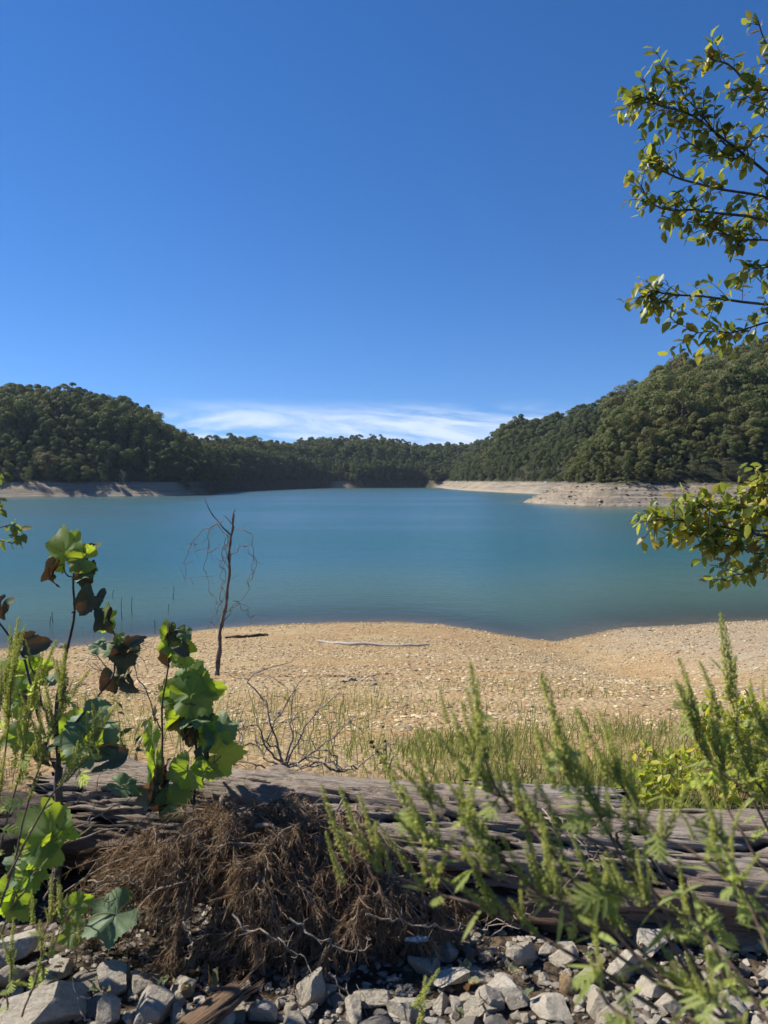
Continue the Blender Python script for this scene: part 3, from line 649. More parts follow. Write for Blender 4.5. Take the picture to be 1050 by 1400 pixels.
BSM = [[rock_mesh('beach_stone', 400 + 10 * j + i, BST[j], ICO2, 6, 0.03) for i in range(5)] for j in range(2)]
x, y = beach_sample(1500, 77, 0.9); k = PATCH(x, y) > RNG.uniform(-0.6, 0.5, len(x)); x, y = x[k][:280], y[k][:280]
for i in range(len(x)):
    s_ = float(np.clip(RNG.gamma(3, 0.02), 0.04, 0.17)) * (0.7 + 0.02 * y[i]); j = int(RNG.random() < 0.45); sw = 'flat' if i % 3 else 'blocky'
    M = Matrix.Translation((x[i], y[i], zg(x[i], y[i]) + s_ * 0.10)) @ Matrix.Rotation(RNG.random() * 6.28, 4, 'Z') @ Matrix.Diagonal((s_ * 0.55, s_ * 0.5, s_ * (0.32 if i % 3 else 0.5), 1))
    wh = 'near the grass edge' if y[i] < 10 else 'halfway down' if y[i] < 18 else 'towards the waterline'; sd_ = 'left' if x[i] / y[i] < -0.12 else 'right' if x[i] / y[i] > 0.2 else 'middle'
    link('beach_stone', BSM[j][i % 5], mx=M, label='%s %s stone lying on the bare beach, %s part, %s' % (sw, ('tan', 'grey')[j], sd_, wh), cat='stone', group='%s %s beach stones, %s part, %s' % (sw, ('tan', 'grey')[j], sd_, wh))
p = at_z(85, 886, WZ + 0.05); link('shore_boulder', BSM[1][2], mx=Matrix.Translation((p[0], p[1], WZ + 0.1)) @ Matrix.Diagonal((0.24, 0.2, 0.3, 1)), label='dark boulder standing in the water edge behind the tall sycamore sapling', cat='boulder')
# rubble at the foot of the right bank
n = 3000; px = RNG.uniform(720, 1060, n); yy = RNG.uniform(160, 225, n); xx = (px - CX) / FPX * yy; d_ = sdist(xx, yy); k = (d_ > 0.3) & (d_ < 10); xx, yy = xx[k], yy[k]; sz = RNG.gamma(1.6, 0.2, len(xx)) + 0.12
scatter_stones('bank_rubble', np.stack([xx, yy, z_far(xx, yy)], -1), np.minimum(sz, 1.6), m_tint('bank_rubble', (0.17, 0.14, 0.105), (0.42, 0.35, 0.26), 0.9), 'broken rock rubble strewn over the bare right bank', 'rubble', 90, 0.55)

# ------------------------------------------------------------------ logs and driftwood
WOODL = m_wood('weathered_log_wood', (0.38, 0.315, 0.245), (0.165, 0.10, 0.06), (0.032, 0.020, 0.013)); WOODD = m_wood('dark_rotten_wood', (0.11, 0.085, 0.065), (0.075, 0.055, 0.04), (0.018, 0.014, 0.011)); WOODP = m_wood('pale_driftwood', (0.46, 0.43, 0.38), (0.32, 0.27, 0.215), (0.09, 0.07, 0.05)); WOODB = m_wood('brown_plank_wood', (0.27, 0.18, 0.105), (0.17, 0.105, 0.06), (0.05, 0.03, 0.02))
def log(name, P, rad, mats, nl, nr, seed, crack=0.10, parent=None, flatten=1.0, jag=0.05, **kw):
    """a split, weathered trunk: local X runs along the log so that the grain follows it"""
    rg = np.random.default_rng(seed); P = np.asarray(P, float); o = P[0]; ax = unit(P[-1] - P[0]); zz = unit(np.cross(ax, np.cross([0, 0, 1.0], ax))); yy_ = np.cross(zz, ax)
    Rm = np.stack([ax, yy_, zz], 1); L = spline((P - o) @ Rm, nl); r = np.interp(np.linspace(0, 1, nl), np.linspace(0, 1, len(rad)), rad)
    th_ = np.linspace(0, 2 * math.pi, nr, endpoint=False); A, U = np.meshgrid(th_, L[:, 0]); sd = rg.random(3) * 30
    wn_ = np.array([mnoise.noise(Vector((u * 1.4 + sd[0], 3.3, 0))) for u in L[:, 0]]); tw = A + 0.10 * U + 0.35 * wn_[:, None]
    f1 = np.zeros_like(A); f2 = np.zeros_like(A); f3 = np.zeros_like(A)
    for i in range(nl):
        for j in range(nr):
            a_ = tw[i, j]; u = U[i, j]; c, s_ = math.cos(a_), math.sin(a_)
            f1[i, j] = mnoise.noise(Vector((u * 0.8 + sd[0], c * 1.5 + sd[1], s_ * 1.5)))
            f2[i, j] = mnoise.noise(Vector((u * 1.7 + sd[1], c * 5.5, s_ * 5.5 + sd[2])))
            f3[i, j] = mnoise.noise(Vector((u * 3.4 + sd[2], c * 15, s_ * 15 + sd[0])))
    cr = np.clip(1 - np.abs(f2) / 0.10, 0, 1) ** 1.5; cr3 = np.clip(1 - np.abs(f3) / 0.16, 0, 1)
    kn = np.zeros_like(A)
    for q in range(6):
        ku, ka = rg.uniform(0.05, 0.95) * U.max(), rg.uniform(0.6, 4.2); kn += np.exp(-(((U - ku) / 0.05) ** 2 + (((A - ka + 3.14) % 6.283 - 3.14) * r[:, None] / 0.045) ** 2))
    Rr = r[:, None] * (1 + 0.20 * f1 + 0.12 * f2 + 0.05 * f3 - crack * cr - 0.05 * cr3 + 0.13 * kn)
    endj = jag * rg.normal(size=nr); Ux = U.copy(); Ux[0] += endj; Ux[-1] += endj; Ux[1] += endj * 0.5
    V = np.stack([Ux, L[:, 1][:, None] + Rr * np.cos(A), L[:, 2][:, None] + Rr * np.sin(A) * flatten], -1).reshape(-1, 3)
    tint = np.clip(0.95 - 0.95 * cr - 0.5 * cr3 + 0.35 * f1 + 0.25 * f2, 0, 1).ravel()
    i = np.arange(nl - 1)[:, None] * nr + np.arange(nr)[None]; j = np.arange(nl - 1)[:, None] * nr + (np.arange(nr) + 1)[None] % nr
    mb = MB(); mb.add(V, np.stack([i, i + nr, j + nr, j], -1).reshape(-1, 4), tint)
    M = Matrix.Identity(4)
    for a_ in range(3):
        for b_ in range(3): M[a_][b_] = Rm[a_, b_]
        M[a_][3] = o[a_]
    ends = []
    for e, base in ((0, 0), (1, (nl - 1) * nr)):
        R0 = V[base:base + nr]; c = R0.mean(0); rings = [R0]; tt = [np.full(nr, .6)]
        for q in (0.8, 0.6, 0.4, 0.2): rings.append(c + (R0 - c) * q + np.array([1, 0, 0]) * ((0.06 if e == 0 else -0.06) * (1 - q) + 0.012 * rg.normal(size=(nr, 1)))); tt.append(rg.random(nr))
        VV = np.concatenate(rings); ii = np.arange(4)[:, None] * nr + np.arange(nr)[None]; jj = np.arange(4)[:, None] * nr + (np.arange(nr) + 1)[None] % nr
        FF = np.stack([ii, jj, jj + nr, ii + nr], -1).reshape(-1, 4); mb2 = MB(); mb2.add(VV, FF if e == 0 else FF[:, ::-1], np.concatenate(tt)); mb2.add(rings[-1], np.arange(nr)[None], 0.4); ends.append(mb2)
    return mb, ends, M
def log_thing(name, label, cat, P, rad, m, nl, nr, seed, group=None, endmat=None, **kw):
    mb, ends, M = log(name, P, rad, m, nl, nr, seed, **kw); e = link(name, None, mx=M, label=label, cat=cat, group=group)
    mb.obj('trunk', m, e)
    for b in ends: b.obj('broken_end', endmat or WOODD, e)
    return e, M
def ppts(*a): return np.array([at(x, y, Y) for x, y, Y in a])
LOGP = ppts((82, 1112, 3.25), (330, 1128, 3.12), (600, 1160, 2.98), (850, 1195, 2.86), (1180, 1220, 2.75))
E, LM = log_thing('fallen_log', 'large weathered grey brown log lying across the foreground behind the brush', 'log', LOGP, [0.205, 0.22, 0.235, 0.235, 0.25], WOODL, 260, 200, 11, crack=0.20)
# long splinters and split ridges on the log
rg = np.random.default_rng(21); LMi = np.array(LM.inverted())
LL = (np.c_[LOGP, np.ones(5)] @ LMi.T)[:, :3]
for q in range(34):
    u0 = rg.uniform(0.1, 2.7); ln = rg.uniform(0.25, 0.8); a_ = R(rg.uniform(60, 235)) if rg.random() < .8 else rg.uniform(0, 6.28); us = np.linspace(u0, u0 + ln, 9)
    pts = []
    for w_, u in enumerate(us):
        c = np.array([np.interp(u, LL[:, 0], LL[:, k_]) for k_ in range(3)]); rr = np.interp(u, LL[:, 0], [0.205, 0.22, 0.235, 0.235, 0.25]) * (0.98 + 0.03 * math.sin(w_)); pts.append([u, c[1] + rr * math.cos(a_ - 0.1 * u), c[2] + rr * math.sin(a_ - 0.1 * u)])
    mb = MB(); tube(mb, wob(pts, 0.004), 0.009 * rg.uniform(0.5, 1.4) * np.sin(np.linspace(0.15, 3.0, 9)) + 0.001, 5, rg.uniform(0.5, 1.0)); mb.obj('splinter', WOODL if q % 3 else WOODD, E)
log_thing('broken_driftwood', 'pale broken driftwood piece lying just behind the log, right of its middle', 'driftwood', ppts((650, 1082, 3.55), (740, 1094, 3.5), (850, 1098, 3.45)), [0.05, 0.065, 0.055], WOODP, 60, 60, 12, crack=0.12)
log_thing('rotten_log', 'dark rotten log in shade at the left edge behind the weeds', 'log', ppts((-160, 1120, 3.05), (-40, 1140, 3.0), (66, 1150, 3.02)), [0.17, 0.16, 0.14], WOODD, 60, 60, 13, crack=0.12)
log_thing('driftwood_block', 'short flat grey driftwood block resting on rocks below the log, right side', 'driftwood', ppts((902, 1316, 2.6), (980, 1322, 2.58)), [0.026, 0.028], WOODP, 30, 40, 14, flatten=0.7)
log_thing('driftwood_block', 'rough grey driftwood chunk lying under the log, right side', 'driftwood', ppts((930, 1302, 2.72), (1000, 1300, 2.7), (1090, 1312, 2.62)), [0.03, 0.045, 0.04], WOODP, 40, 40, 15, flatten=0.8)
log_thing('broken_plank', 'brown broken wood plank slanting among rocks at the bottom edge', 'plank', ppts((252, 1410, 2.12), (288, 1384, 2.17), (328, 1354, 2.24)), [0.038, 0.04, 0.034], WOODB, 40, 48, 16, flatten=0.55, endmat=WOODB)
log_thing('driftwood_branch', 'pale driftwood branch stuck beneath the log at its hollow', 'driftwood', ppts((560, 1284, 2.6), (640, 1296, 2.62), (700, 1300, 2.68)), [0.018, 0.016, 0.01], WOODP, 30, 20, 17)
def stick_on_beach(pix, rad, label, m=None):
    P = np.array([on_ground(*p) for p in pix]); P[:, 2] += rad[0] * 0.8; mb = MB(); S = wob(spline(P, 26), 0.02, 4); tube(mb, S, np.interp(np.linspace(0, 1, 26), np.linspace(0, 1, len(rad)), rad), 7, 0.8)
    e = link('driftwood_stick', None, loc=P[0], label=label, cat='stick'); mb.v = [v - P[0] for v in mb.v]; mb.obj('stem', m or WOODP, e)
    mb = MB(); a_ = S[-4]; tube(mb, spline([a_, a_ + [0.12, -0.05, 0.08], a_ + [0.2, -0.1, -0.02]], 6), 0.012, 5, 0.8); mb.v = [v - P[0] for v in mb.v]; mb.obj('twig', m or WOODP, e); return e
stick_on_beach([(435, 878), (470, 882), (540, 884), (588, 884)], [0.045, 0.05, 0.04, 0.03], 'long grey driftwood stick lying on the beach near the waterline')
stick_on_beach([(308, 873), (335, 872), (366, 869)], [0.04, 0.07, 0.04], 'short dark driftwood stick on the beach behind the dead sapling', WOODD)
stick_on_beach([(466, 934), (482, 931), (500, 932)], [0.018, 0.022, 0.012], 'small grey bark scrap on the beach below the long driftwood stick')

# ------------------------------------------------------------------ dead cedar brush
CEDAR = m_tint('dead_cedar_needles', (0.085, 0.048, 0.029), (0.42, 0.295, 0.185), 0.85, 0.22); CSTEM = m_plain('dead_cedar_bark', (0.12, 0.085, 0.06), (0.33, 0.26, 0.19), 40, 0.9)
def ribbons(mb, A, B, C, w, tint):
    """many thin curved blades, three points each, drawn as crossed flat strips"""
    n = len(A); D = B - A; rgn = np.random.default_rng(n); s_ = np.cross(D, rgn.normal(size=(n, 3))); s_ /= np.linalg.norm(s_, axis=1, keepdims=True) + 1e-9; w = np.broadcast_to(w, (n,))[:, None] * 0.5
    V = np.stack([A - s_ * w, A + s_ * w, B + s_ * w, B - s_ * w, C], 1).reshape(-1, 3); i = np.arange(n)[:, None] * 5
    mb.add(V, np.concatenate([i, i + 1, i + 2, i + 3], 1), np.repeat(tint, 5), 0, True)
    mb.f.append((np.concatenate([i + 3, i + 2, i + 4], 1) + mb.n - len(V), 0, True))
def cedar():
    rg = np.random.default_rng(33); o = at(400, 1300, 2.55); e = link('dead_cedar_brush', None, loc=o, label='brown dead cedar branch heaped in front of the log', cat='dead branch')
    roots = [at(470, 1120, 2.80), at(330, 1125, 2.82), at(560, 1215, 2.72), at(240, 1165, 2.80), at(400, 1180, 2.72), at(300, 1220, 2.68), at(480, 1235, 2.66)]
    boughs = []
    for q in range(150):
        r0 = roots[rg.choice(7, p=[.20, .18, .14, .14, .14, .10, .10])]
        while True:
            tx, ty = rg.uniform(85, 650), rg.uniform(1100, 1350)
            ex, ey = (tx - 365) / 290, (ty - 1232) / 122
            if ex * ex + ey * ey < 1 and not (tx > 470 and ty < 1110 + (tx - 470) * 0.75) and not (tx < 260 and ty < 1190 - (tx - 95) * 0.5) and not (tx < 210 and ty > 1270): break
        bulge = math.sqrt(max(0, 1 - ex * ex - ey * ey)); Y = 2.66 - 0.25 * bulge * rg.uniform(0.1, 1.0) - 0.0008 * (ty - 1200)
        tip = at(tx, ty, Y); mid = r0 * 0.45 + tip * 0.55 + np.array([0, -0.05, 0.06 + 0.05 * rg.random()])
        boughs.append(wob(spline([r0 + rg.normal(size=3) * 0.03, mid, tip], 14), 0.012))
    fine = ([], [], [], [], []); tw = MB()
    for bi, B in enumerate(boughs):
        L = np.linalg.norm(B[-1] - B[0]); mb = MB(); tube(mb, B - o, np.linspace(0.006, 0.0018, 14) * (2.2 if bi % 12 == 0 else 1.3 if bi % 5 == 0 else 0.8), 5, 0.5)
        if bi < 60: mb.obj('branch', CSTEM, e)
        else:
            for v, f, t_ in zip(mb.v, mb.f, mb.t): tw.add(v, f[0] - f[0].min(), t_)
        for k_ in range(34):                                  # branchlets
            i = rg.integers(4, 14); a_ = B[i]; tdir = unit(B[min(i + 1, 13)] - B[i - 1]); d = unit(tdir * 0.8 + rg.normal(size=3) * 0.55 + np.array([0, -0.15, -0.55])); ln = rg.uniform(0.05, 0.13)
            P1 = a_ + d * ln * 0.5; d2 = unit(d + np.array([0, 0, -0.5]) + rg.normal(size=3) * 0.25); P2 = P1 + d2 * ln * 0.5
            fine[0].append(a_); fine[1].append(P1); fine[2].append(P2); fine[3].append(0.0026); fine[4].append(rg.uniform(0.3, 0.8)); base_t = np.clip(rg.normal(0.5, 0.2), 0, 1)
            for z_ in range(15):                                  # scale-leaf sprigs
                u = rg.random(); s0 = a_ * (1 - u) + P2 * u + (P1 - (a_ + P2) / 2) * (1 - abs(2 * u - 1)); dd = unit((d if u < .5 else d2) * 0.9 + rg.normal(size=3) * 0.42 + np.array([0, 0, -0.18])); l2 = rg.uniform(0.018, 0.045)
                m_ = s0 + dd * l2 * 0.55; fine[0].append(s0); fine[1].append(m_); fine[2].append(m_ + unit(dd + rg.normal(size=3) * 0.35) * l2 * 0.5); fine[3].append(rg.uniform(0.0012, 0.0021)); fine[4].append(np.clip(base_t + rg.normal() * 0.18, 0, 1))
    mb = MB(); A, B_, C = (np.array(fine[k_]) - o for k_ in range(3)); ribbons(mb, A, B_, C, np.array(fine[3]), np.array(fine[4])); mb.obj('needle_mass', CEDAR, e, kind='stuff')
    tw.obj('twig_mass', CSTEM, e, kind='stuff')
    for pts in ([(318, 1250, 2.34), (335, 1270, 2.31), (368, 1278, 2.29), (385, 1290, 2.28), (412, 1308, 2.27), (425, 1335, 2.27)], [(395, 1255, 2.3), (440, 1285, 2.27), (490, 1300, 2.27), (505, 1280, 2.29)], [(450, 1330, 2.3), (480, 1360, 2.28), (520, 1385, 2.26)], [(250, 1260, 2.36), (262, 1285, 2.33), (255, 1320, 2.32)], [(120, 1205, 2.55), (170, 1200, 2.52), (205, 1215, 2.48)], [(60, 1230, 2.6), (75, 1195, 2.58), (80, 1160, 2.6)], [(500, 1250, 2.4), (560, 1262, 2.42), (620, 1270, 2.45), (650, 1258, 2.48)]):
        mb = MB(); P = wob(spline(ppts(*pts), 26), 0.006, 8) - o; tube(mb, P, np.linspace(0.0036, 0.001, 26), 5, 0.5)
        for i in range(4, 25, 3):
            d = unit(P[i] - P[i - 2] + rg.normal(size=3) * 0.02); d = unit(d + rg.normal(size=3) * 0.7); l_ = rg.uniform(0.015, 0.05); tube(mb, [P[i], P[i] + d * l_ * .5 + rg.normal(size=3) * .004, P[i] + d * l_], [0.0012, 0.001, 0.0006], 4, 0.5)
        mb.obj('bare_twig', m_pale, e)
m_pale = m_plain('pale_twig_bark', (0.22, 0.17, 0.12), (0.38, 0.31, 0.235), 50, 0.85)
cedar()

# ------------------------------------------------------------------ sycamore leaves and saplings
def syc_arrays(seed, fold=0.25, droop=0.5, crumple=0.0):
    """lobed, toothed leaf, petiole joint at the origin, tip along +Y, about 1 wide"""
    rg = np.random.default_rng(seed); na, nr_ = 84, 9; a = np.linspace(-math.pi * 0.93, math.pi * 0.93, na)      # 0 = tip
    lob = [(0, 1.0, 0.50), (0.98, 0.86, 0.42), (-0.98, 0.86, 0.42), (1.95, 0.62, 0.42), (-1.95, 0.62, 0.42)]
    r = np.zeros(na)
    for c, l, w in lob: r = np.maximum(r, l * (0.68 + 0.32 * np.clip(1 - np.abs((a - c) / w) ** 1.1, 0, 1)))
    r *= 0.60; r *= smooth(0, 0.35, math.pi * 0.93 + 0.12 - np.abs(a)) * 0.55 + 0.45
    r *= 1 + 0.055 * np.abs((a * 4.6 + seed) % 1.0 * 2 - 1) * 2 - 0.05 + 0.02 * rg.normal(size=na)
    q = np.linspace(0.02, 1, nr_); RR, AA = q[:, None] * r[None], np.repeat(a[None], nr_, 0)
    X, Y = RR * np.sin(AA), RR * np.cos(AA)
    vein = np.zeros_like(X)
    for c, l, w in lob:
        dx = X * math.cos(c) - Y * math.sin(c); dy = X * math.sin(c) + Y * math.cos(c)
        vein = np.maximum(vein, np.where(dy > 0, np.clip(1 - np.abs(dx) / (0.020), 0, 1), 0))
        sv = np.abs(((dy - np.abs(dx) * 0.8) * 7.0) % 1.0 - 0.5) * 2; vein = np.maximum(vein, 0.55 * np.clip((sv - 0.86) / 0.14, 0, 1) * (np.abs(dx) < 0.5 * dy))
    ph = rg.random(4) * 6.28
    Z = fold * np.abs(X) * 0.7 - droop * (X ** 2 + Y ** 2) * 0.8 + 0.035 * np.sin(X * 9 + ph[0]) * np.sin(Y * 8 + ph[1]) - 0.015 * vein + 0.05 * q[:, None] ** 2 * np.sin(AA * 5 + ph[2])
    V = np.stack([X, Y, Z], -1)
    if crumple:
        sd = rg.random(3) * 50; sh = V.shape; W_ = V.reshape(-1, 3)
        N = np.array([mnoise.noise_vector(Vector(v * 3.2 + sd)) for v in W_]); W_ = W_ + N * 0.14 * crumple
        curl = crumple * 3.2; x = W_[:, 0]; W_ = np.stack([np.sin(x * curl) / curl, W_[:, 1], W_[:, 2] + (1 - np.cos(x * curl)) / curl], -1)
        y = W_[:, 1]; c2 = crumple * 1.4; W_ = np.stack([W_[:, 0], np.sin(y * c2) / c2, W_[:, 2] - (1 - np.cos(y * c2)) / c2 * 0.8], -1); V = W_.reshape(sh)
    i = np.arange(nr_ - 1)[:, None] * na + np.arange(na - 1)[None]
    return V.reshape(-1, 3), np.stack([i, i + 1, i + na + 1, i + na], -1).reshape(-1, 4)[:, ::-1], vein.ravel()
LG = m_bigleaf('sycamore_leaf_green', (0.11, 0.19, 0.035), (0.46, 0.62, 0.03), 0.55); LDK = m_bigleaf('sycamore_leaf_blue_green', (0.12, 0.19, 0.08), (0.26, 0.40, 0.06), 0.36, (0.25, 0.33, 0.19))
LBR = m_bigleaf('sycamore_leaf_bright', (0.13, 0.20, 0.025), (0.55, 0.68, 0.03), 0.58); LBN = m_bigleaf('sycamore_leaf_dead', (0.075, 0.040, 0.023), (0.11, 0.042, 0.015), 0.2, (0.12, 0.075, 0.045), True); LTN = m_bigleaf('leaf_litter', (0.30, 0.19, 0.11), (0.35, 0.18, 0.06), 0.2, (0.35, 0.25, 0.15), True)
LPK = {'g': (LG, 0), 'b': (LBR, 0), 'd': (LDK, 0), 'n': (LBN, 1), 't': (LTN, 1)}
LEAVES = {}
for k_, (m_, c_) in LPK.items():
    LEAVES[k_] = []
    for s_ in range(5):
        V, F, vn = syc_arrays(50 + s_ + 7 * ord(k_), 0.15 + 0.12 * s_, 0.15 + 0.14 * s_, c_ * (0.7 + 0.2 * s_)); mb = MB(); mb.add(V, F, vn); LEAVES[k_].append(reg(mb.mesh('leaf', m_), V, F))
def leaf_mx(px, py, Y, size, ang, pit, yaw=0.0, sq=1.0):
    """leaf joint pixel centre, size in photo pixels, direction of the tip in the picture, pitch of its face up from facing the viewer"""
    k_ = Y / FPX * size * 1.0; t = np.array([math.cos(R(ang)), 0, math.sin(R(ang))]); n_ = np.array([0, -1.0, 0])
    A = Matrix.Rotation(R(yaw), 3, 'Z') @ Matrix.Rotation(R(-pit), 3, 'X')
    t, n_ = np.array(A @ Vector(t)), np.array(A @ Vector(n_)); x = np.cross(t, n_); c = at(px, py, Y)
    return basis(c - t * k_ * 0.25, x, t, n_, np.array([k_ * sq, k_, k_]))
def sapling(name, label, stems, leaves, Y0, mstem, cat='sapling'):
    o = at(*stems[0][0][0]); e = link(name, None, loc=o, label=label, cat=cat)
    ALL = []
    for pts, r0, r1 in stems:
        P = wob(spline(ppts(*pts), 20), 0.004); ALL.append(P); mb = MB(); tube(mb, P - o, np.linspace(r0, r1, 20), 7, 0.5); mb.obj('stem', mstem, e)
    AP = np.concatenate(ALL)
    for q, lf in enumerate(leaves):
        px, py, sz, ang, pit, kd = lf[:6]; Y = Y0 + (lf[6] if len(lf) > 6 else RNG.uniform(-0.06, 0.06)); M = leaf_mx(px, py, Y, sz, ang, pit, RNG.uniform(-25, 25), lf[7] if len(lf) > 7 else 1.0)
        joint = np.array(M.translation); M.translation = Vector(joint - o); lo = link('leaf', LEAVES[kd][q % 5], e, mx=M)
        j = AP[np.argmin(((AP - joint) ** 2).sum(1))]
        if np.linalg.norm(j - joint) < 0.22:
            mb = MB(); tube(mb, spline([j, (j + joint) / 2 + [0, 0, 0.012], joint], 6) - o, [0.0022] * 5 + [0.0015], 5, 0.5); mb.obj('leaf_stalk', MSTK, e)
    return e
MSTM = m_plain('sapling_bark', (0.055, 0.042, 0.032), (0.15, 0.12, 0.09), 30, 0.85); MSTK = m_plain('leaf_stalk', (0.17, 0.16, 0.05), (0.26, 0.22, 0.09), 40, 0.6)
sapling('sycamore_sapling', 'tall sycamore sapling with green top leaves and brown dead ones at left', [
    ([(72, 1290, 2.75), (78, 1150, 2.82), (80, 1050, 2.86)], 0.020, 0.014), ([(80, 1060, 2.86), (78, 985, 2.88), (84, 930, 2.9), (97, 860, 2.9), (100, 800, 2.9), (106, 760, 2.9)], 0.009, 0.003), ([(78, 1025, 2.86), (110, 980, 2.88), (150, 930, 2.9), (162, 880, 2.9)], 0.006, 0.003),
    ([(62, 1010, 2.86), (30, 900, 2.85), (-20, 820, 2.85)], 0.006, 0.003), ([(76, 1010, 2.86), (58, 960, 2.85), (40, 900, 2.85)], 0.005, 0.003), ([(100, 798, 2.9), (90, 780, 2.9), (82, 772, 2.89)], 0.003, 0.002), ([(98, 838, 2.9), (112, 822, 2.9), (122, 812, 2.89)], 0.003, 0.002)],
    [(86, 738, 72, 112, 12, 'g', 0.03), (102, 762, 50, 172, 10, 'b', -0.03), (108, 786, 40, 205, 62, 'd', 0), (72, 792, 50, 262, 8, 'n', 0, 0.55), (121, 752, 52, 70, 5, 'n', 0.06), (116, 795, 50, 258, 10, 'n', 0, 0.7), (118, 828, 52, 240, 15, 'n', -0.02),
     (146, 838, 44, 95, 10, 'g', 0.02, 0.8), (147, 858, 48, 280, 10, 'n', -0.02), (180, 878, 46, 30, 10, 'n'), (168, 905, 52, 250, 10, 'n'), (154, 938, 44, 270, 5, 'n'), (180, 940, 38, 300, 10, 'n'), (150, 888, 44, 160, 60, 'd'), (132, 880, 30, 140, 40, 'd'), (165, 870, 20, 70, 30, 'b'),
     (50, 880, 56, 20, 15, 'n'), (2, 838, 40, 250, 10, 'n'), (18, 915, 62, 160, 15, 'b', 0.04), (58, 912, 48, 20, 30, 'g', 0.05), (74, 926, 30, 75, 50, 'd'), (20, 958, 60, 200, 20, 'g', 0.05), (48, 958, 40, 300, 20, 'n'), (112, 995, 92, 120, 42, 'd', -0.03), (90, 1000, 60, 200, 20, 'g', 0.03), (140, 1008, 42, 40, 12, 'b', -0.05), (120, 1028, 46, 250, 20, 'b', -0.06), (160, 1032, 62, 10, 20, 'n', -0.05), (140, 965, 40, 30, 50, 'd'),
     (92, 1035, 44, 200, 20, 'g'), (40, 1010, 40, 130, 20, 'n'), (15, 1010, 50, 200, 30, 'g'), (62, 1040, 40, 260, 10, 'n')], 2.88, MSTM)
sapling('sycamore_sapling', 'leafy sycamore sapling rising at the log between the two grey stems', [
    ([(222, 1130, 3.0), (222, 1050, 3.0), (224, 960, 3.0), (230, 880, 3.0), (232, 850, 3.0)], 0.006, 0.002), ([(265, 1120, 2.95), (268, 1040, 2.98), (262, 960, 3.0), (250, 900, 3.0)], 0.007, 0.002), ([(222, 1000, 3.0), (200, 950, 3.05), (180, 900, 3.1)], 0.003, 0.0015), ([(255, 1090, 2.9), (280, 1060, 2.9), (300, 1035, 2.9)], 0.003, 0.002), ([(215, 1075, 2.88), (240, 1045, 2.9), (262, 1020, 2.92)], 0.003, 0.002)],
    [(228, 858, 38, 100, 10, 'g', 0.02, 0.7), (248, 862, 28, 80, 10, 'n'), (252, 872, 26, 260, 10, 'd'), (236, 876, 40, 250, 15, 'n'), (240, 892, 48, 170, 12, 'b'), (226, 884, 36, 200, 15, 'g'), (252, 890, 30, 320, 20, 'n'), (228, 905, 34, 250, 10, 'n'),
     (255, 928, 78, 140, 15, 'g', 0.02), (282, 945, 78, 12, 18, 'b', -0.03), (268, 962, 62, 300, 15, 'g', 0.03), (233, 952, 58, 200, 10, 'g', 0.04), (236, 975, 50, 240, 15, 'g', 0.03), (236, 990, 38, 220, 10, 'b', -0.04), (262, 984, 46, 190, 65, 'd', -0.05), (285, 998, 54, 330, 20, 'g', -0.02), (302, 988, 58, 80, 50, 'd', 0.02), (285, 1010, 44, 200, 30, 'd', 0.02), (248, 1002, 56, 230, 15, 'n', -0.02), (262, 1012, 50, 280, 15, 'n', -0.02), (284, 970, 30, 40, 20, 'n'),
     (312, 1030, 72, 5, 18, 'b', -0.06), (206, 1020, 60, 265, 10, 'g', -0.1, 0.5), (212, 1065, 70, 270, 10, 'g', -0.12, 0.35), (225, 1070, 56, 268, 8, 'n', -0.1, 0.5), (252, 1068, 64, 250, 10, 'g', -0.12), (292, 1056, 48, 335, 30, 'b', -0.12, 0.6), (246, 1092, 54, 25, 25, 'b', -0.16), (178, 1078, 54, 330, 55, 'd', -0.14, 0.7), (215, 1098, 60, 260, 20, 'n', -0.14), (195, 1092, 44, 200, 20, 't', -0.14), (232, 1110, 36, 280, 10, 'n', -0.14), (280, 1040, 36, 270, 10, 'n', -0.06)], 3.0, MSTM)
sapling('sycamore_shoot', 'low sycamore shoot with a large bright leaf at the lower left edge', [
    ([(-20, 1330, 2.35), (20, 1240, 2.34), (70, 1170, 2.34), (128, 1132, 2.34)], 0.005, 0.002), ([(10, 1260, 2.34), (30, 1210, 2.32), (60, 1185, 2.3)], 0.004, 0.002)],
    [(48, 1130, 104, 155, 14, 'b', 0.0), (55, 1172, 96, 228, 10, 'b', -0.02, 0.32), (22, 1195, 70, 240, 40, 'd', 0), (45, 1205, 50, 280, 20, 'g', -0.02), (12, 1235, 62, 250, 15, 'g', 0), (30, 1245, 50, 300, 40, 'b', 0)], 2.34, MSTK, 'shoot')
sapling('sycamore_shoot', 'low sycamore shoot with a broad blue green leaf beside the brush', [
    ([(100, 1330, 2.5), (108, 1290, 2.47), (118, 1255, 2.45)], 0.003, 0.002)], [(138, 1262, 84, 215, 48, 'd', 0), (114, 1232, 40, 25, 25, 'g', 0), (92, 1280, 44, 200, 45, 'g', 0.03)], 2.45, MSTK, 'shoot')
rg = np.random.default_rng(8)                                     # fallen dry leaves
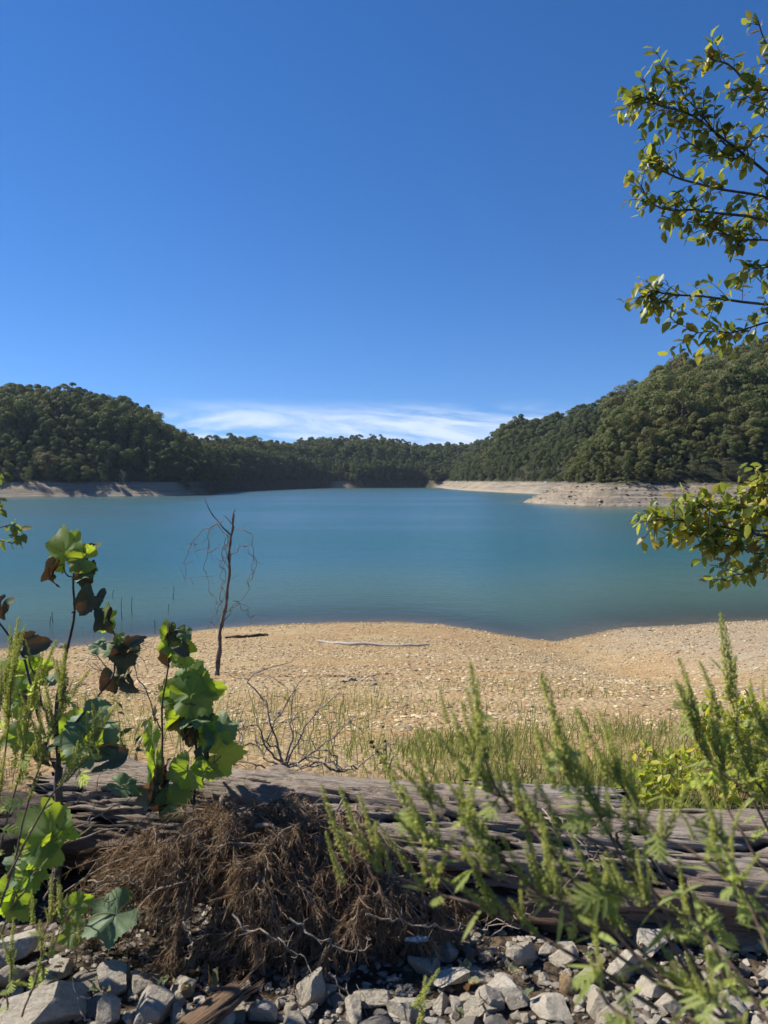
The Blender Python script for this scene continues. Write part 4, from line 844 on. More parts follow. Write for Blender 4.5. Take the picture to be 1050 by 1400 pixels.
for q in range(46):
    x, y = (rg.uniform(-1.4, -0.6), rg.uniform(2.25, 2.75)) if q < 30 else (rg.uniform(-0.6, 1.4), rg.uniform(2.2, 2.6)); s_ = rg.uniform(0.03, 0.075)
    M = Matrix.Translation((x, y, zg(x, y) + 0.03 + 0.02 * rg.random())) @ Matrix.Rotation(rg.uniform(0, 6.28), 4, 'Z') @ Matrix.Rotation(rg.uniform(-.7, .7), 4, 'X') @ Matrix.Scale(s_, 4)
    link('fallen_leaf', LEAVES['t' if q % 3 else 'n'][q % 5], mx=M, label='dry %s curled leaf lying in the litter among the rocks, %s' % (('dark brown', 'tan', 'tan')[q % 3], 'left of the brush' if q < 30 else 'right of the brush'), cat='leaf', group='dry %s leaves in the litter, %s' % (('dark brown', 'tan', 'tan')[q % 3], 'left' if q < 30 else 'right'))

# ------------------------------------------------------------------ dead sapling with vine, stems in the water, dry twigs
DEADB = m_plain('dead_sapling_bark', (0.03, 0.026, 0.023), (0.17, 0.15, 0.135), 14, 0.9, stretch=(1, 1, 0.4)); VINE = m_plain('dry_vine', (0.10, 0.08, 0.065), (0.22, 0.17, 0.13), 30, 0.85)
def dead_sapling():
    b = on_ground(296, 924); Y = b[1]; e = link('dead_sapling', None, loc=b, label='bare dead sapling standing on the beach, wrapped in dry vine', cat='dead tree'); g = lambda *a: np.array([at(x, y, Y + d) for x, y, d in a]) - b
    mb = MB(); P = wob(spline(g((296, 932, 0), (300, 880, 0), (309, 820, 0), (315, 750, 0), (319, 702, 0)), 40), 0.012, 5); tube(mb, P, np.linspace(0.044, 0.018, 40) * (1 + 0.16 * np.sin(np.arange(40) * 1.9) + 0.14 * RNG.normal(size=40)), 8, 0.5); mb.obj('trunk', DEADB, e)
    for pts, r0 in ((((316, 732, 0), (302, 718, 0.1), (288, 700, 0.2), (281, 683, 0.3)), 0.016), (((318, 718, 0), (310, 708, -.1), (304, 704, -.1)), 0.009), (((318, 705, 0), (321, 697, 0)), 0.014), (((312, 775, 0), (305, 765, .1), (303, 757, .1)), 0.01)):
        mb = MB(); S = wob(spline(g(*pts), 10), 0.01); tube(mb, S, np.linspace(r0, r0 * 0.4, 10), 5, 0.5); mb.obj('branch', DEADB, e)
    for pts in (((314, 735, 0), (292, 718, .2), (283, 755, .4), (282, 790, .4), (292, 815, .2), (298, 835, 0)), ((312, 728, 0), (308, 760, .1), (306, 800, .1), (302, 835, .1)), ((318, 720, 0), (338, 728, -.2), (349, 760, -.3), (343, 795, -.3), (330, 820, -.1), (312, 832, 0)), ((305, 712, 0), (272, 730, .4), (255, 760, .6), (254, 785, .6), (266, 800, .5)), ((316, 740, 0), (290, 752, .3), (268, 748, .5), (268, 738, .5)), ((315, 760, 0), (335, 745, -.2), (346, 770, -.3), (340, 800, -.2)), ((306, 850, 0), (322, 826, .1), (340, 838, .1), (346, 850, .1)), ((303, 800, .2), (300, 830, .2), (288, 850, .1), (286, 860, .1)), ((309, 735, .2), (303, 770, .2), (304, 805, .2))):
        mb = MB(); S = wob(spline(g(*pts), 34), 0.028, 9); tube(mb, S, np.linspace(0.008, 0.003, 34), 4, 0.5)
        for i in range(6, 32, 7): tube(mb, [S[i], S[i] + RNG.normal(size=3) * 0.07, S[i] + RNG.normal(size=3) * 0.14], [0.004, 0.003, 0.002], 4, 0.5)
        mb.obj('vine', VINE, e)
dead_sapling()
for q, (px, y0, y1) in enumerate([(154, 806, 818), (166, 818, 848), (180, 816, 842), (237, 801, 820), (230, 826, 836), (212, 848, 858), (72, 836, 852), (68, 842, 856)]):
    b = at_z(px, y1, WZ); t = at(px + RNG.uniform(-2, 2), y0, b[1]); mb = MB(); tube(mb, wob(spline([b - [0, 0, 0.9], b, t], 8), 0.012) - b, np.linspace(0.022, 0.012, 8), 5, 0.5)
    link('drowned_stem', mb.mesh('drowned_stem', DEADB), loc=b, label=['upper left one of the thin dead stems standing in the lake', 'thickest thin dead stem standing in the lake, left of middle', 'dead stem standing in the lake just right of the thickest', 'tall thin dead stem standing in the lake nearest the dead sapling', 'short dead stem low in the lake beside the leafy sapling top', 'tiny dead stem just off the beach in the lake', 'right one of two dead stems standing in the lake near left edge', 'left one of two dead stems standing in the lake near left edge'][q], cat='dead stem', group='dead stems standing in the shallows')
def twiggy(name, label, base, tips, r0, m, nsub, cat='dry shrub', spread=0.12):
    b = at(*base); e = link(name, None, loc=b, label=label, cat=cat)
    for t_ in tips:
        pts = [b] + [at(*p) for p in t_]; P = wob(spline(pts, 16), 0.012, 4); mb = MB(); tube(mb, P - b, np.linspace(r0, r0 * 0.3, 16), 5, 0.5); br = mb.obj('branch', m, e)
        for k_ in range(nsub):
            i = RNG.integers(4, 15); d = unit(P[i] - P[i - 3] + RNG.normal(size=3) * 0.09); ln = RNG.uniform(0.4, 1.3) * spread; S = wob(spline([P[i], P[i] + d * ln * .5, P[i] + d * ln + RNG.normal(size=3) * ln * 0.2], 6), 0.004); mb = MB(); tube(mb, S - b, np.linspace(r0 * 0.4, r0 * 0.18, 6), 4, 0.5); mb.obj('twig', m, br)
    return e
GTW = m_plain('grey_twig_bark', (0.13, 0.105, 0.085), (0.34, 0.29, 0.24), 30, 0.85); DTW = m_plain('dark_twig_bark', (0.04, 0.032, 0.026), (0.12, 0.095, 0.075), 30, 0.85)
twiggy('dry_shrub', 'bare grey twiggy shrub behind the log, right of the leafy sapling', (390, 1050, 3.55), [[(350, 1000, 3.6), (325, 985, 3.6)], [(340, 1020, 3.6), (318, 1000, 3.6)], [(420, 990, 3.6), (470, 940, 3.7)], [(400, 980, 3.6), (390, 930, 3.7)], [(360, 960, 3.6), (345, 925, 3.7), (410, 895, 3.8)], [(440, 1020, 3.6), (480, 985, 3.7)], [(340, 1045, 3.5), (300, 1040, 3.5)], [(430, 1045, 3.5), (490, 1052, 3.5)], [(370, 1000, 3.6), (420, 920, 3.7)]], 0.0055, GTW, 7)
twiggy('dry_shrub', 'pale bare sprawling twigs on the ground against the back of the log', (470, 1055, 3.5), [[(420, 1045, 3.5), (375, 1048, 3.45)], [(430, 1035, 3.5), (395, 1020, 3.5)], [(500, 1040, 3.55), (535, 1010, 3.6)], [(450, 1030, 3.6), (410, 1010, 3.6)]], 0.005, m_pale, 6)
twiggy('dry_shrub', 'small yellowing twiggy bush on the beach left of the tall sapling', tuple(list(px_of(*on_ground(168, 940))) + [on_ground(168, 940)[1]]), [[(140, 905, 10.5), (125, 885, 10.5)], [(160, 900, 10.5), (150, 880, 10.5)], [(180, 905, 10.5), (195, 880, 10.5)], [(150, 925, 10.5), (120, 910, 10.5)], [(172, 900, 10.5), (170, 872, 10.5)]], 0.012, GTW, 10, 'bush', 0.35)
twiggy('dry_vine', 'pale dry vine trailing down over the front of the log', (700, 1082, 3.2), [[(745, 1110, 2.78), (775, 1135, 2.68), (795, 1160, 2.62), (790, 1195, 2.6), (760, 1230, 2.58)], [(740, 1115, 2.76), (775, 1140, 2.68), (785, 1175, 2.63)], [(760, 1120, 2.74), (782, 1142, 2.68)], [(830, 1100, 2.85), (815, 1130, 2.75), (836, 1135, 2.72)]], 0.004, m_pale, 5, 'vine', 0.08)
twiggy('bent_stick', 'pale thin stick slanting from left edge up to the log', (-10, 1212, 2.45), [[(60, 1170, 2.6), (120, 1122, 2.72), (180, 1092, 2.85)], [(70, 1160, 2.6), (150, 1138, 2.7), (230, 1102, 2.85)]], 0.0055, m_pale, 2, 'stick')
twiggy('bent_stick', 'dark thin twig lying against the pale left end of the log', (90, 1098, 2.95), [[(120, 1085, 2.95), (142, 1060, 2.95)]], 0.003, DTW, 3, 'stick', 0.05)
twiggy('bent_stick', 'pale straight stick poking from rocks at the bottom left', (120, 1400, 2.1), [[(112, 1370, 2.12), (104, 1344, 2.15)]], 0.003, m_pale, 0, 'stick')
twiggy('bent_stick', 'short pale stick between rocks beside the lone weed spike', (668, 1398, 2.15), [[(660, 1375, 2.2), (655, 1360, 2.22)]], 0.005, m_pale, 1, 'stick', 0.05)
twiggy('bent_stick', 'white thin stick under the log beside the tan rock', (655, 1312, 2.5), [[(680, 1302, 2.5), (700, 1293, 2.52)]], 0.005, m_pale, 0, 'stick')
twiggy('dry_vine', 'loose pale vine hanging from weeds over the dark hollow of the log', (600, 1290, 2.6), [[(660, 1288, 2.55), (700, 1265, 2.5), (722, 1245, 2.45)], [(650, 1275, 2.55), (690, 1262, 2.5), (708, 1255, 2.45)], [(670, 1270, 2.55), (690, 1240, 2.5)]], 0.003, m_pale, 1, 'vine', 0.06)
twiggy('dark_bar', 'dark slanting bar standing for a stick shadow across the right part of the log', (985, 1262, 2.45), [[(930, 1215, 2.47), (870, 1165, 2.5), (832, 1138, 2.52)]], 0.016, DTW, 2, 'branch', 0.1)  # dark bar stands in for a stick's cast shadow on the log
twiggy('dark_bar', 'thin dark stick leaning on the log below the pale vine', (845, 1215, 2.55), [[(822, 1180, 2.56), (802, 1140, 2.58)]], 0.007, DTW, 0, 'branch')

#PLANTS
# ------------------------------------------------------------------ ragweed
RWG = m_tint('ragweed_green', (0.36, 0.39, 0.11), (0.60, 0.60, 0.21), 0.6, 0.5); RWL = m_tint('ragweed_leaf', (0.32, 0.38, 0.11), (0.47, 0.52, 0.17), 0.55, 0.55); RWS = m_plain('ragweed_stem', (0.13, 0.075, 0.055), (0.23, 0.16, 0.10), 30, 0.7)
OCT = np.array([[1, 0, 0], [-1, 0, 0], [0, 1, 0], [0, -1, 0], [0, 0, 1], [0, 0, -1.]]); OCF = np.array([[0, 2, 4], [2, 1, 4], [1, 3, 4], [3, 0, 4], [2, 0, 5], [1, 2, 5], [3, 1, 5], [0, 3, 5]])
def spike_mesh(seed, n=62, dense=1.0):
    """unit-length flower spike along +Z: tiny drooping green cups on a thin stalk"""
    rg = np.random.default_rng(seed); mb = MB(); bend = rg.uniform(-0.12, 0.12, 2)
    ax = lambda u: np.array([bend[0] * u * u, bend[1] * u * u, u])
    tube(mb, [ax(u) for u in np.linspace(0, 1, 7)], np.linspace(0.012, 0.005, 7), 4, 0.2)
    for i in range(n):
        u = 0.04 + 0.95 * (i + rg.random()) / n; a = i * 2.4 + rg.random(); ro = (0.050 * (1 - u) ** 0.5 + 0.016) * rg.uniform(0.3, 1.25); s = 0.0225 * rg.uniform(0.7, 1.25) * (1.1 - 0.45 * u)
        c = ax(u) + np.array([ro * math.cos(a), ro * math.sin(a), -0.012]); mb.add(OCT * s * np.array([1, 1, 0.85]) + c, OCF, rg.uniform(0.25, 1.0), 0, True)
    return mb.mesh('flower_spike', RWG)
SPK = [spike_mesh(500 + i, 125 + 12 * (i % 3)) for i in range(6)]
def blade(mb, a, b, w, up, tint, n=6, sag=0.15):
    a, b = np.asarray(a, float), np.asarray(b, float); d = b - a; L = np.linalg.norm(d); s_ = unit(np.cross(d, up)); t = np.linspace(0, 1, n)[:, None]; nn = unit(np.cross(s_, d))
    C = a + d * t + nn * (-sag * L) * t ** 2; W_ = w * np.sin(np.clip(t * 0.93 + 0.07, 0, 1) * math.pi) ** 0.8
    V = np.concatenate([C - s_ * W_, C + nn * W_ * -0.18, C + s_ * W_]); i = np.arange(n - 1)
    mb.add(V, np.concatenate([np.stack([i, i + n, i + n + 1, i + 1], -1), np.stack([i + n, i + 2 * n, i + 2 * n + 1, i + n + 1], -1)]), tint)
def cutleaf(seed):
    rg = np.random.default_rng(seed); mb = MB(); up = np.array([0, 0, 1.0]); ti = rg.uniform(0.2, 0.9)
    blade(mb, (0, 0, 0), (0, 1, 0), 0.055, up, ti)
    for i, u in enumerate((0.22, 0.38, 0.54, 0.70)):
        for sg in (-1, 1):
            l_ = (0.42, 0.48, 0.38, 0.24)[i] * rg.uniform(0.8, 1.15); a = R(52 - 6 * i + rg.uniform(-8, 8)); blade(mb, (0, u, -0.02 * i), (sg * l_ * math.sin(a), u + l_ * math.cos(a), -0.03 * i), 0.05, up, ti, 5)
    return mb.mesh('leaf', RWL)
def lanceleaf(seed):
    rg = np.random.default_rng(seed); mb = MB(); blade(mb, (0, 0, 0), (0, 1, 0), 0.062, np.array([0, 0, 1.0]), rg.uniform(.3, 1), 8, rg.uniform(0.1, 0.4)); return mb.mesh('leaf', RWL)
CUT = [cutleaf(600 + i) for i in range(4)]; LAN = [lanceleaf(620 + i) for i in range(4)]
def dirmx(o, d, s, roll=None, axis='Z', nrm=None):
    """matrix that lays the mesh's long axis along d"""
    d = unit(d); r = nrm if nrm is not None else RNG.normal(size=3); x = unit(np.cross(d, r)); y = np.cross(d, x)
    return basis(o, x, y, d, s) if axis == 'Z' else basis(o, np.cross(d, unit(np.cross(x, d) * 0 + y)) , d, y, s)
def leafdir(o, d, s):
    d = unit(d); x = unit(np.cross(d, np.array([RNG.normal() * .5, RNG.normal() * .5, 1.0]))); return basis(o, x, d, np.cross(x, d), s)
def ragweed(label, stems, spikes, lead, nspk=0, nleaf=0, lsize=0.06, up=(0, 0, 1), kinds=None, ssz=(0.05, 0.11)):
    """stems: pixel polylines; spikes: explicit (px base, px tip, Y); plus random ones along the stems"""
    o = at(*stems[0][0]); e = link('ragweed_plant', None, loc=o, label=label, cat='weed'); up = np.array(up, float)
    for si, pts in enumerate(stems):
        P = wob(spline(ppts(*pts), 24), 0.004); mb = MB(); tube(mb, P - o, np.linspace(lead, lead * 0.45, 24), 6, 0.5); mb.obj('stem', RWS, e); L = np.linalg.norm(np.diff(P, axis=0), axis=1).sum()
        for k_ in range(nspk):
            i = RNG.integers(8, 24); d = unit(unit(P[i] - P[i - 2]) * 0.35 + up * 0.9 + RNG.normal(size=3) * 0.28); s_ = RNG.uniform(*ssz); a = P[i]
            link('flower_spike', SPK[RNG.integers(6)], e, mx=dirmx(a - o, d, np.array([s_ * 1.0, s_ * 1.0, s_])))
        for k_ in range(nleaf):
            i = RNG.integers(2, 24); d = unit(RNG.normal(size=3) + np.array([0, 0, -0.15]) + unit(P[i] - P[i - 2]) * 0.5); s_ = lsize * RNG.uniform(0.6, 1.4)
            link('leaf', (CUT if RNG.random() < (kinds if kinds is not None else 0.5) else LAN)[RNG.integers(4)], e, mx=leafdir(P[i] - o, d, s_))
        d = P[-1] - P[-3]; s_ = RNG.uniform(*ssz) * 1.35; link('flower_spike', SPK[si % 6], e, mx=dirmx(P[-1] - unit(d) * s_ * 0.3 - o, d + up * np.linalg.norm(d) * .6, s_))
    for (x0, y0, x1, y1, Y) in spikes:
        a, b = at(x0, y0, Y), at(x1, y1, Y + RNG.uniform(-.02, .02)); l_ = np.linalg.norm(b - a); w_ = min(l_, 0.085 + 0.25 * l_); link('flower_spike', SPK[RNG.integers(6)], e, mx=dirmx(a - o, b - a, np.array([w_, w_, l_])))
    return e
# left clump
ragweed('tall ragweed clump with upright green spikes at the left edge', [[(-10, 1250, 2.2), (0, 1120, 2.2), (10, 980, 2.2), (22, 890, 2.2)], [(0, 1240, 2.2), (40, 1100, 2.2), (70, 1000, 2.2), (92, 940, 2.2)], [(-20, 1250, 2.2), (20, 1080, 2.25), (40, 990, 2.25), (54, 925, 2.25)], [(-30, 1200, 2.15), (-15, 1050, 2.15), (0, 950, 2.15)], [(10, 1200, 2.2), (70, 1090, 2.2), (118, 1040, 2.2), (128, 1015, 2.2)]],
        [(12, 935, 10, 852, 2.2), (2, 950, 18, 870, 2.2), (42, 905, 38, 872, 2.2), (20, 1050, 24, 960, 2.2), (55, 1010, 58, 945, 2.2), (78, 985, 96, 925, 2.2), (88, 960, 98, 928, 2.2), (35, 1030, 32, 950, 2.2), (110, 1040, 110, 1000, 2.2), (82, 1030, 86, 995, 2.2), (10, 1000, 4, 930, 2.2), (30, 1040, 42, 1000, 2.2), (65, 1040, 50, 985, 2.2)], 0.0035, 12, 10, 0.055, kinds=0.8, ssz=(0.07, 0.15))
ragweed('small ragweed with bright spikes low in the left corner among rocks', [[(30, 1390, 2.05), (50, 1330, 2.05), (62, 1280, 2.05), (70, 1240, 2.05)], [(10, 1380, 2.05), (14, 1340, 2.05), (18, 1300, 2.05)], [(40, 1360, 2.05), (68, 1310, 2.05), (84, 1250, 2.05)]],
        [(45, 1265, 44, 1216, 2.05), (70, 1260, 68, 1224, 2.05), (78, 1260, 96, 1222, 2.05), (108, 1285, 112, 1245, 2.05), (50, 1330, 66, 1290, 2.05), (15, 1335, 20, 1300, 2.05)], 0.0028, 3, 8, 0.045, kinds=0.8)
# big clump leaning in from lower right, near the lens
C1 = 1.05
ragweed('large blurred ragweed leaning over the log from lower right', [[(1010, 1440, 0.95), (880, 1330, 1.0), (760, 1240, C1), (640, 1130, 1.08), (585, 1090, 1.1)], [(1040, 1430, 0.95), (900, 1320, 1.0), (760, 1180, C1), (690, 1090, 1.1), (650, 980, 1.12)], [(960, 1400, 0.95), (820, 1260, 1.0), (660, 1190, 1.05), (560, 1140, 1.1)], [(900, 1380, 1.0), (760, 1290, 1.05), (620, 1230, 1.1), (500, 1180, 1.15)], [(980, 1370, 1.0), (860, 1180, 1.05), (730, 1120, 1.1), (640, 1060, 1.12)], [(1000, 1360, 1.0), (930, 1200, 1.05), (870, 1120, 1.1), (840, 1050, 1.12)], [(1000, 1400, 1.0), (880, 1230, 1.05), (800, 1090, 1.1), (760, 1020, 1.12)]],
        [(640, 1120, 652, 1000, 1.05), (612, 990, 598, 940, 1.1), (660, 990, 634, 905, 1.1), (590, 1100, 545, 1040, 1.1), (570, 1150, 532, 1100, 1.1), (600, 1200, 548, 1130, 1.08), (700, 1090, 680, 985, 1.1), (760, 1080, 728, 990, 1.1), (840, 1070, 782, 965, 1.12), (690, 1200, 640, 1110, 1.05), (478, 1180, 432, 1075, 1.15), (500, 1160, 456, 1078, 1.15), (520, 1170, 488, 1085, 1.15), (560, 1190, 520, 1120, 1.12), (470, 1210, 440, 1140, 1.15), (870, 1100, 832, 1020, 1.12), (650, 1020, 625, 960, 1.1), (730, 1130, 712, 1050, 1.08), (590, 1060, 575, 990, 1.1)], 0.003, 10, 9, 0.045, kinds=0.7, ssz=(0.05, 0.12))
ragweed('blurred ragweed with long narrow leaves hanging in the lower right corner', [[(1080, 1430, 0.9), (1000, 1330, 0.95), (940, 1250, 1.0), (820, 1220, 1.0)], [(1090, 1300, 0.95), (1000, 1200, 1.0), (900, 1140, 1.05), (820, 1110, 1.08)], [(1100, 1400, 0.9), (1050, 1290, 0.95), (1000, 1180, 1.0), (970, 1110, 1.05)], [(900, 1440, 0.9), (830, 1360, 0.95), (815, 1260, 1.0), (800, 1180, 1.0)], [(1060, 1440, 0.9), (1010, 1390, 0.9), (940, 1350, 0.95)]],
        [(860, 1280, 830, 1220, 1.3), (880, 1240, 850, 1190, 1.3), (960, 1290, 905, 1215, 1.3), (990, 1280, 950, 1210, 1.3), (1020, 1260, 1000, 1190, 1.3), (950, 1150, 935, 1105, 1.2), (900, 1210, 880, 1170, 1.3)], 0.0026, 7, 15, 0.052, kinds=0.55, ssz=(0.04, 0.075))
ragweed('ragweed clump with tall spikes against the beach at the right edge', [[(1090, 1250, 1.3), (1060, 1120, 1.35), (1010, 1010, 1.4), (992, 930, 1.4)], [(1080, 1230, 1.3), (1030, 1100, 1.35), (960, 1020, 1.4), (940, 960, 1.4)], [(1100, 1200, 1.3), (1070, 1060, 1.35), (1040, 990, 1.4)], [(1090, 1240, 1.3), (1010, 1130, 1.35), (985, 1060, 1.4), (972, 985, 1.4)]],
        [(1002, 930, 990, 835, 1.4), (985, 985, 965, 900, 1.4), (955, 990, 934, 900, 1.4), (1010, 990, 998, 900, 1.4), (1035, 1000, 1024, 930, 1.4), (1045, 960, 1038, 925, 1.4), (970, 1040, 945, 975, 1.4), (1000, 1030, 985, 960, 1.4)], 0.003, 8, 16, 0.05, kinds=0.35, ssz=(0.06, 0.11))
ragweed('single pale weed spike standing at the bottom centre', [[(572, 1440, 1.6), (576, 1400, 1.6), (580, 1370, 1.6)]], [(574, 1412, 582, 1336, 1.6)], 0.002, 0, 2, 0.03)

# ------------------------------------------------------------------ small-leaved tree whose boughs hang in from the right, sprig at left
def small_leaf(seed, m, L=1.0, wd=0.30):
    rg = np.random.default_rng(seed); n = 7; t = np.linspace(0, 1, n); w = wd * np.sin(t ** 0.85 * math.pi) ** 0.9 * (1 + 0.08 * ((np.arange(n) % 2) * 2 - 1)); w[0] = 0.01; w[-1] = 0.004; b = rg.uniform(-0.1, 0.45); f = rg.uniform(0.1, 0.5); a = rg.uniform(-.15, .15)
    cx = a * np.sin(t * 3); Z = -b * t ** 2; V = np.concatenate([np.stack([cx - w, t, Z + f * w], -1), np.stack([cx, t, Z], -1), np.stack([cx + w, t, Z + f * w], -1)]); i = np.arange(n - 1)
    F = np.concatenate([np.stack([i, i + n, i + n + 1, i + 1], -1), np.stack([i + n, i + 2 * n, i + 2 * n + 1, i + n + 1], -1)]); mb = MB(); mb.add(V, F, rg.random()); return reg(mb.mesh('leaf', m), V, F)
EL1 = m_smallleaf('elm_leaf', [(0.0, (0.11, 0.15, 0.032)), (0.4, (0.19, 0.23, 0.04)), (0.75, (0.29, 0.30, 0.045)), (0.93, (0.38, 0.33, 0.045)), (1.0, (0.22, 0.14, 0.045))], 0.46); EL2 = m_smallleaf('elm_leaf_yellowing', [(0.0, (0.15, 0.20, 0.035)), (0.4, (0.25, 0.30, 0.045)), (0.75, (0.38, 0.38, 0.055)), (0.92, (0.44, 0.36, 0.08)), (1.0, (0.27, 0.16, 0.06))], 0.45)
SL1 = [small_leaf(700 + i, EL1) for i in range(7)]; SL2 = [small_leaf(720 + i, EL2) for i in range(7)]
BRK = m_plain('elm_bark', (0.05, 0.042, 0.035), (0.16, 0.135, 0.11), 12, 0.9)
def leafy_tree(name, label, trunk, boughs, meshes_for, size, limit, step, tw_len, seed, cat='tree', droop=-0.25):
    rg = np.random.default_rng(seed); o = at(*trunk[0]); o[2] = zg(o[0], o[1]); e = link(name, None, loc=o, label=label, cat=cat)
    P = spline(ppts(*trunk[1]), 14); P[0] = o - [0, 0, 0.1]; mb = MB(); tube(mb, P - o, np.linspace(trunk[2], trunk[2] * 0.55, 14), 10, 0.5); mb.obj('trunk', BRK, e); groups = {}
    for pts, r0, kd, dens in boughs:
        B = wob(spline(ppts(*pts), 26), 0.008); mb = MB(); tube(mb, B - o, np.linspace(r0, r0 * 0.22 + 0.0008, 26), 6, 0.5); br = mb.obj('branch', BRK, e); mx = groups.setdefault(kd, []); L = np.linalg.norm(np.diff(B, axis=0), axis=1).sum(); nt = max(2, int(L / step * dens))
        tl = [B[14:]]
        for q in range(nt):
            i = int(26 * rg.uniform(0.22, 0.99)); t_ = unit(B[i] - B[i - 1]); sd = unit(np.cross(t_, [0, 1.0, 0])); d = unit(t_ * 0.8 + sd * rg.choice([-1, 1]) * rg.uniform(0.3, 0.9) + rg.normal(size=3) * 0.35); l_ = tw_len * rg.uniform(0.35, 1.1)
            S = spline([B[i], B[i] + d * l_ * 0.55, B[i] + d * l_ + np.array([0, 0, droop * l_ * 0.4])], 8); tl.append(S); mb = MB(); tube(mb, S - o, np.linspace(0.0022, 0.0009, 8), 4, 0.5); mb.obj('twig', BRK, br)
        for S in tl:
            SL = np.linalg.norm(np.diff(S, axis=0), axis=1).sum(); nlf = max(3, int(SL / (size * 0.42)))
            for k_ in range(nlf):
                u = (k_ + 0.6 + 0.3 * rg.random()) / nlf; i = min(int(u * (len(S) - 1)), len(S) - 2); f = u * (len(S) - 1) - i; p = S[i] * (1 - f) + S[i + 1] * f; t_ = unit(S[i + 1] - S[i]); sd = unit(np.cross(t_, [0, 1.0, 0.3])) * (1 if k_ % 2 else -1)
                d = unit(t_ * 0.55 + sd * 0.7 + rg.normal(size=3) * 0.35 + np.array([0, 0, -0.35])); s_ = size * rg.uniform(0.6, 1.2)
                x = unit(np.cross(d, np.array([rg.normal() * .6, rg.normal() * .6 - .3, 1.0]))); mx.append(basis(p - o, x, d, np.cross(x, d), s_))
    for kd, mxs in groups.items():
        parts_or_stuff(e, 'leaf', meshes_for[kd], mxs, limit // len(groups), EL1 if kd == 0 else EL2, prefer=lambda k_: px_of(*(np.array(mxs[k_].translation) + o))[0])
    print(label, {k_: len(v) for k_, v in groups.items()}); return e
D = 4.0
leafy_tree('elm_tree', 'small-leaved tree at the right edge with boughs hanging into view', ((1330, 1100, 4.3), [(1330, 1080, 4.3), (1320, 800, 4.3), (1290, 450, 4.2), (1250, 100, 4.2), (1230, -200, 4.1)], 0.11), [
    ([(1290, 420, 4.2), (1150, 320, D), (1050, 235, D), (960, 170, D), (895, 140, D), (868, 130, D)], 0.010, 0, 1.25), ([(1280, 350, 4.2), (1120, 180, D), (1040, 120, D), (1000, 90, D), (966, 80, D)], 0.010, 0, .55), ([(1270, 260, 4.2), (1120, 130, D), (1060, 90, D), (1038, 25, D)], 0.008, 0, .5), ([(1000, 205, D), (950, 150, D), (925, 115, D), (906, 93, D)], 0.005, 0, .6),
    ([(1150, 330, D), (1050, 270, D), (960, 255, D), (905, 235, D), (884, 222, D)], 0.009, 0, .95), ([(1200, 370, D), (1050, 300, D), (960, 290, D), (900, 285, D), (876, 252, D)], 0.009, 0, .9), ([(1180, 380, D), (1050, 330, D), (990, 320, D), (950, 300, D)], 0.007, 0, .9), ([(1290, 480, 4.2), (1130, 430, D), (1050, 415, D), (960, 405, D), (900, 400, D), (890, 405, D)], 0.010, 0, .75), ([(1290, 520, 4.2), (1120, 450, D), (1050, 440, D), (1000, 455, D), (952, 455, D)], 0.008, 0, .6), ([(1200, 400, D), (1080, 370, D), (1020, 365, D)], 0.006, 0, .8), ([(1120, 260, D), (1050, 190, D), (1000, 215, D), (930, 190, D)], 0.006, 0, .9), ([(1110, 160, D), (1050, 150, D), (1015, 125, D)], 0.005, 0, .8),
    ([(1320, 800, 4.3), (1150, 760, 3.7), (1060, 738, 3.6), (985, 718, 3.6), (930, 712, 3.6), (900, 716, 3.6)], 0.008, 1, .8), ([(1320, 760, 4.3), (1120, 720, 3.7), (1050, 705, 3.6), (990, 692, 3.6), (950, 690, 3.6)], 0.008, 1, .9), ([(1310, 720, 4.3), (1110, 690, 3.7), (1060, 665, 3.6), (1030, 660, 3.6)], 0.006, 1, .6), ([(1150, 765, 3.7), (1050, 755, 3.6), (1010, 750, 3.6), (960, 745, 3.6)], 0.007, 1, .9), ([(1150, 790, 3.7), (1070, 780, 3.6), (1020, 785, 3.6), (995, 792, 3.6)], 0.005, 1, .4), ([(1120, 730, 3.7), (1050, 725, 3.6), (1000, 730, 3.6), (960, 738, 3.6)], 0.006, 1, 1.0)],
    {0: SL1, 1: SL2}, 0.058, 300, 0.036, 0.155, 3)
leafy_tree('slender_shrub', 'green leaf sprig reaching in at the left edge above the weeds', ((-160, 1150, 2.6), [(-160, 1150, 2.6), (-150, 900, 2.6), (-130, 700, 2.6), (-110, 600, 2.6)], 0.02), [([(-140, 800, 2.6), (-60, 760, 2.6), (-10, 740, 2.6), (22, 738, 2.6)], 0.004, 0, .5), ([(-140, 760, 2.6), (-50, 730, 2.6), (10, 716, 2.6), (24, 718, 2.6)], 0.003, 0, .3), ([(-120, 660, 2.6), (-50, 655, 2.6), (-5, 650, 2.6), (10, 646, 2.6)], 0.003, 0, .3), ([(-130, 690, 2.6), (-50, 690, 2.6), (0, 694, 2.6)], 0.002, 0, .2)], {0: SL1}, 0.034, 300, 0.09, 0.05, 4, cat='shrub')

# ------------------------------------------------------------------ grass, low plants behind the log
GRS = m_tint('beach_grass', (0.13, 0.17, 0.045), (0.32, 0.29, 0.11), 0.7, 0.4)
def grass(name, X, Y, h, w, label, seed):
    rg = np.random.default_rng(seed); n = len(X); B = np.stack([X, Y, z_near(X, Y) - 0.01], -1); a = rg.random(n) * 6.28; ln = h * rg.uniform(0.15, 0.7, n); T = B + np.stack([np.cos(a) * ln + 0.10 * h, np.sin(a) * ln, h], -1); Mi = B + (T - B) * 0.5 + np.stack([-np.cos(a) * ln, -np.sin(a) * ln, h], -1) * 0.14
    mb = MB(); ribbons(mb, B, Mi, T, w, np.clip(rg.normal(0.45, 0.28, n), 0, 1)); return mb.obj(name, GRS, kind='stuff', label=label, cat='grass')
n = 60000; px = RNG.uniform(-40, 1110, n); Y = 3.4 + RNG.random(n) ** 1.2 * 5.6; X = (px - CX) / FPX * Y
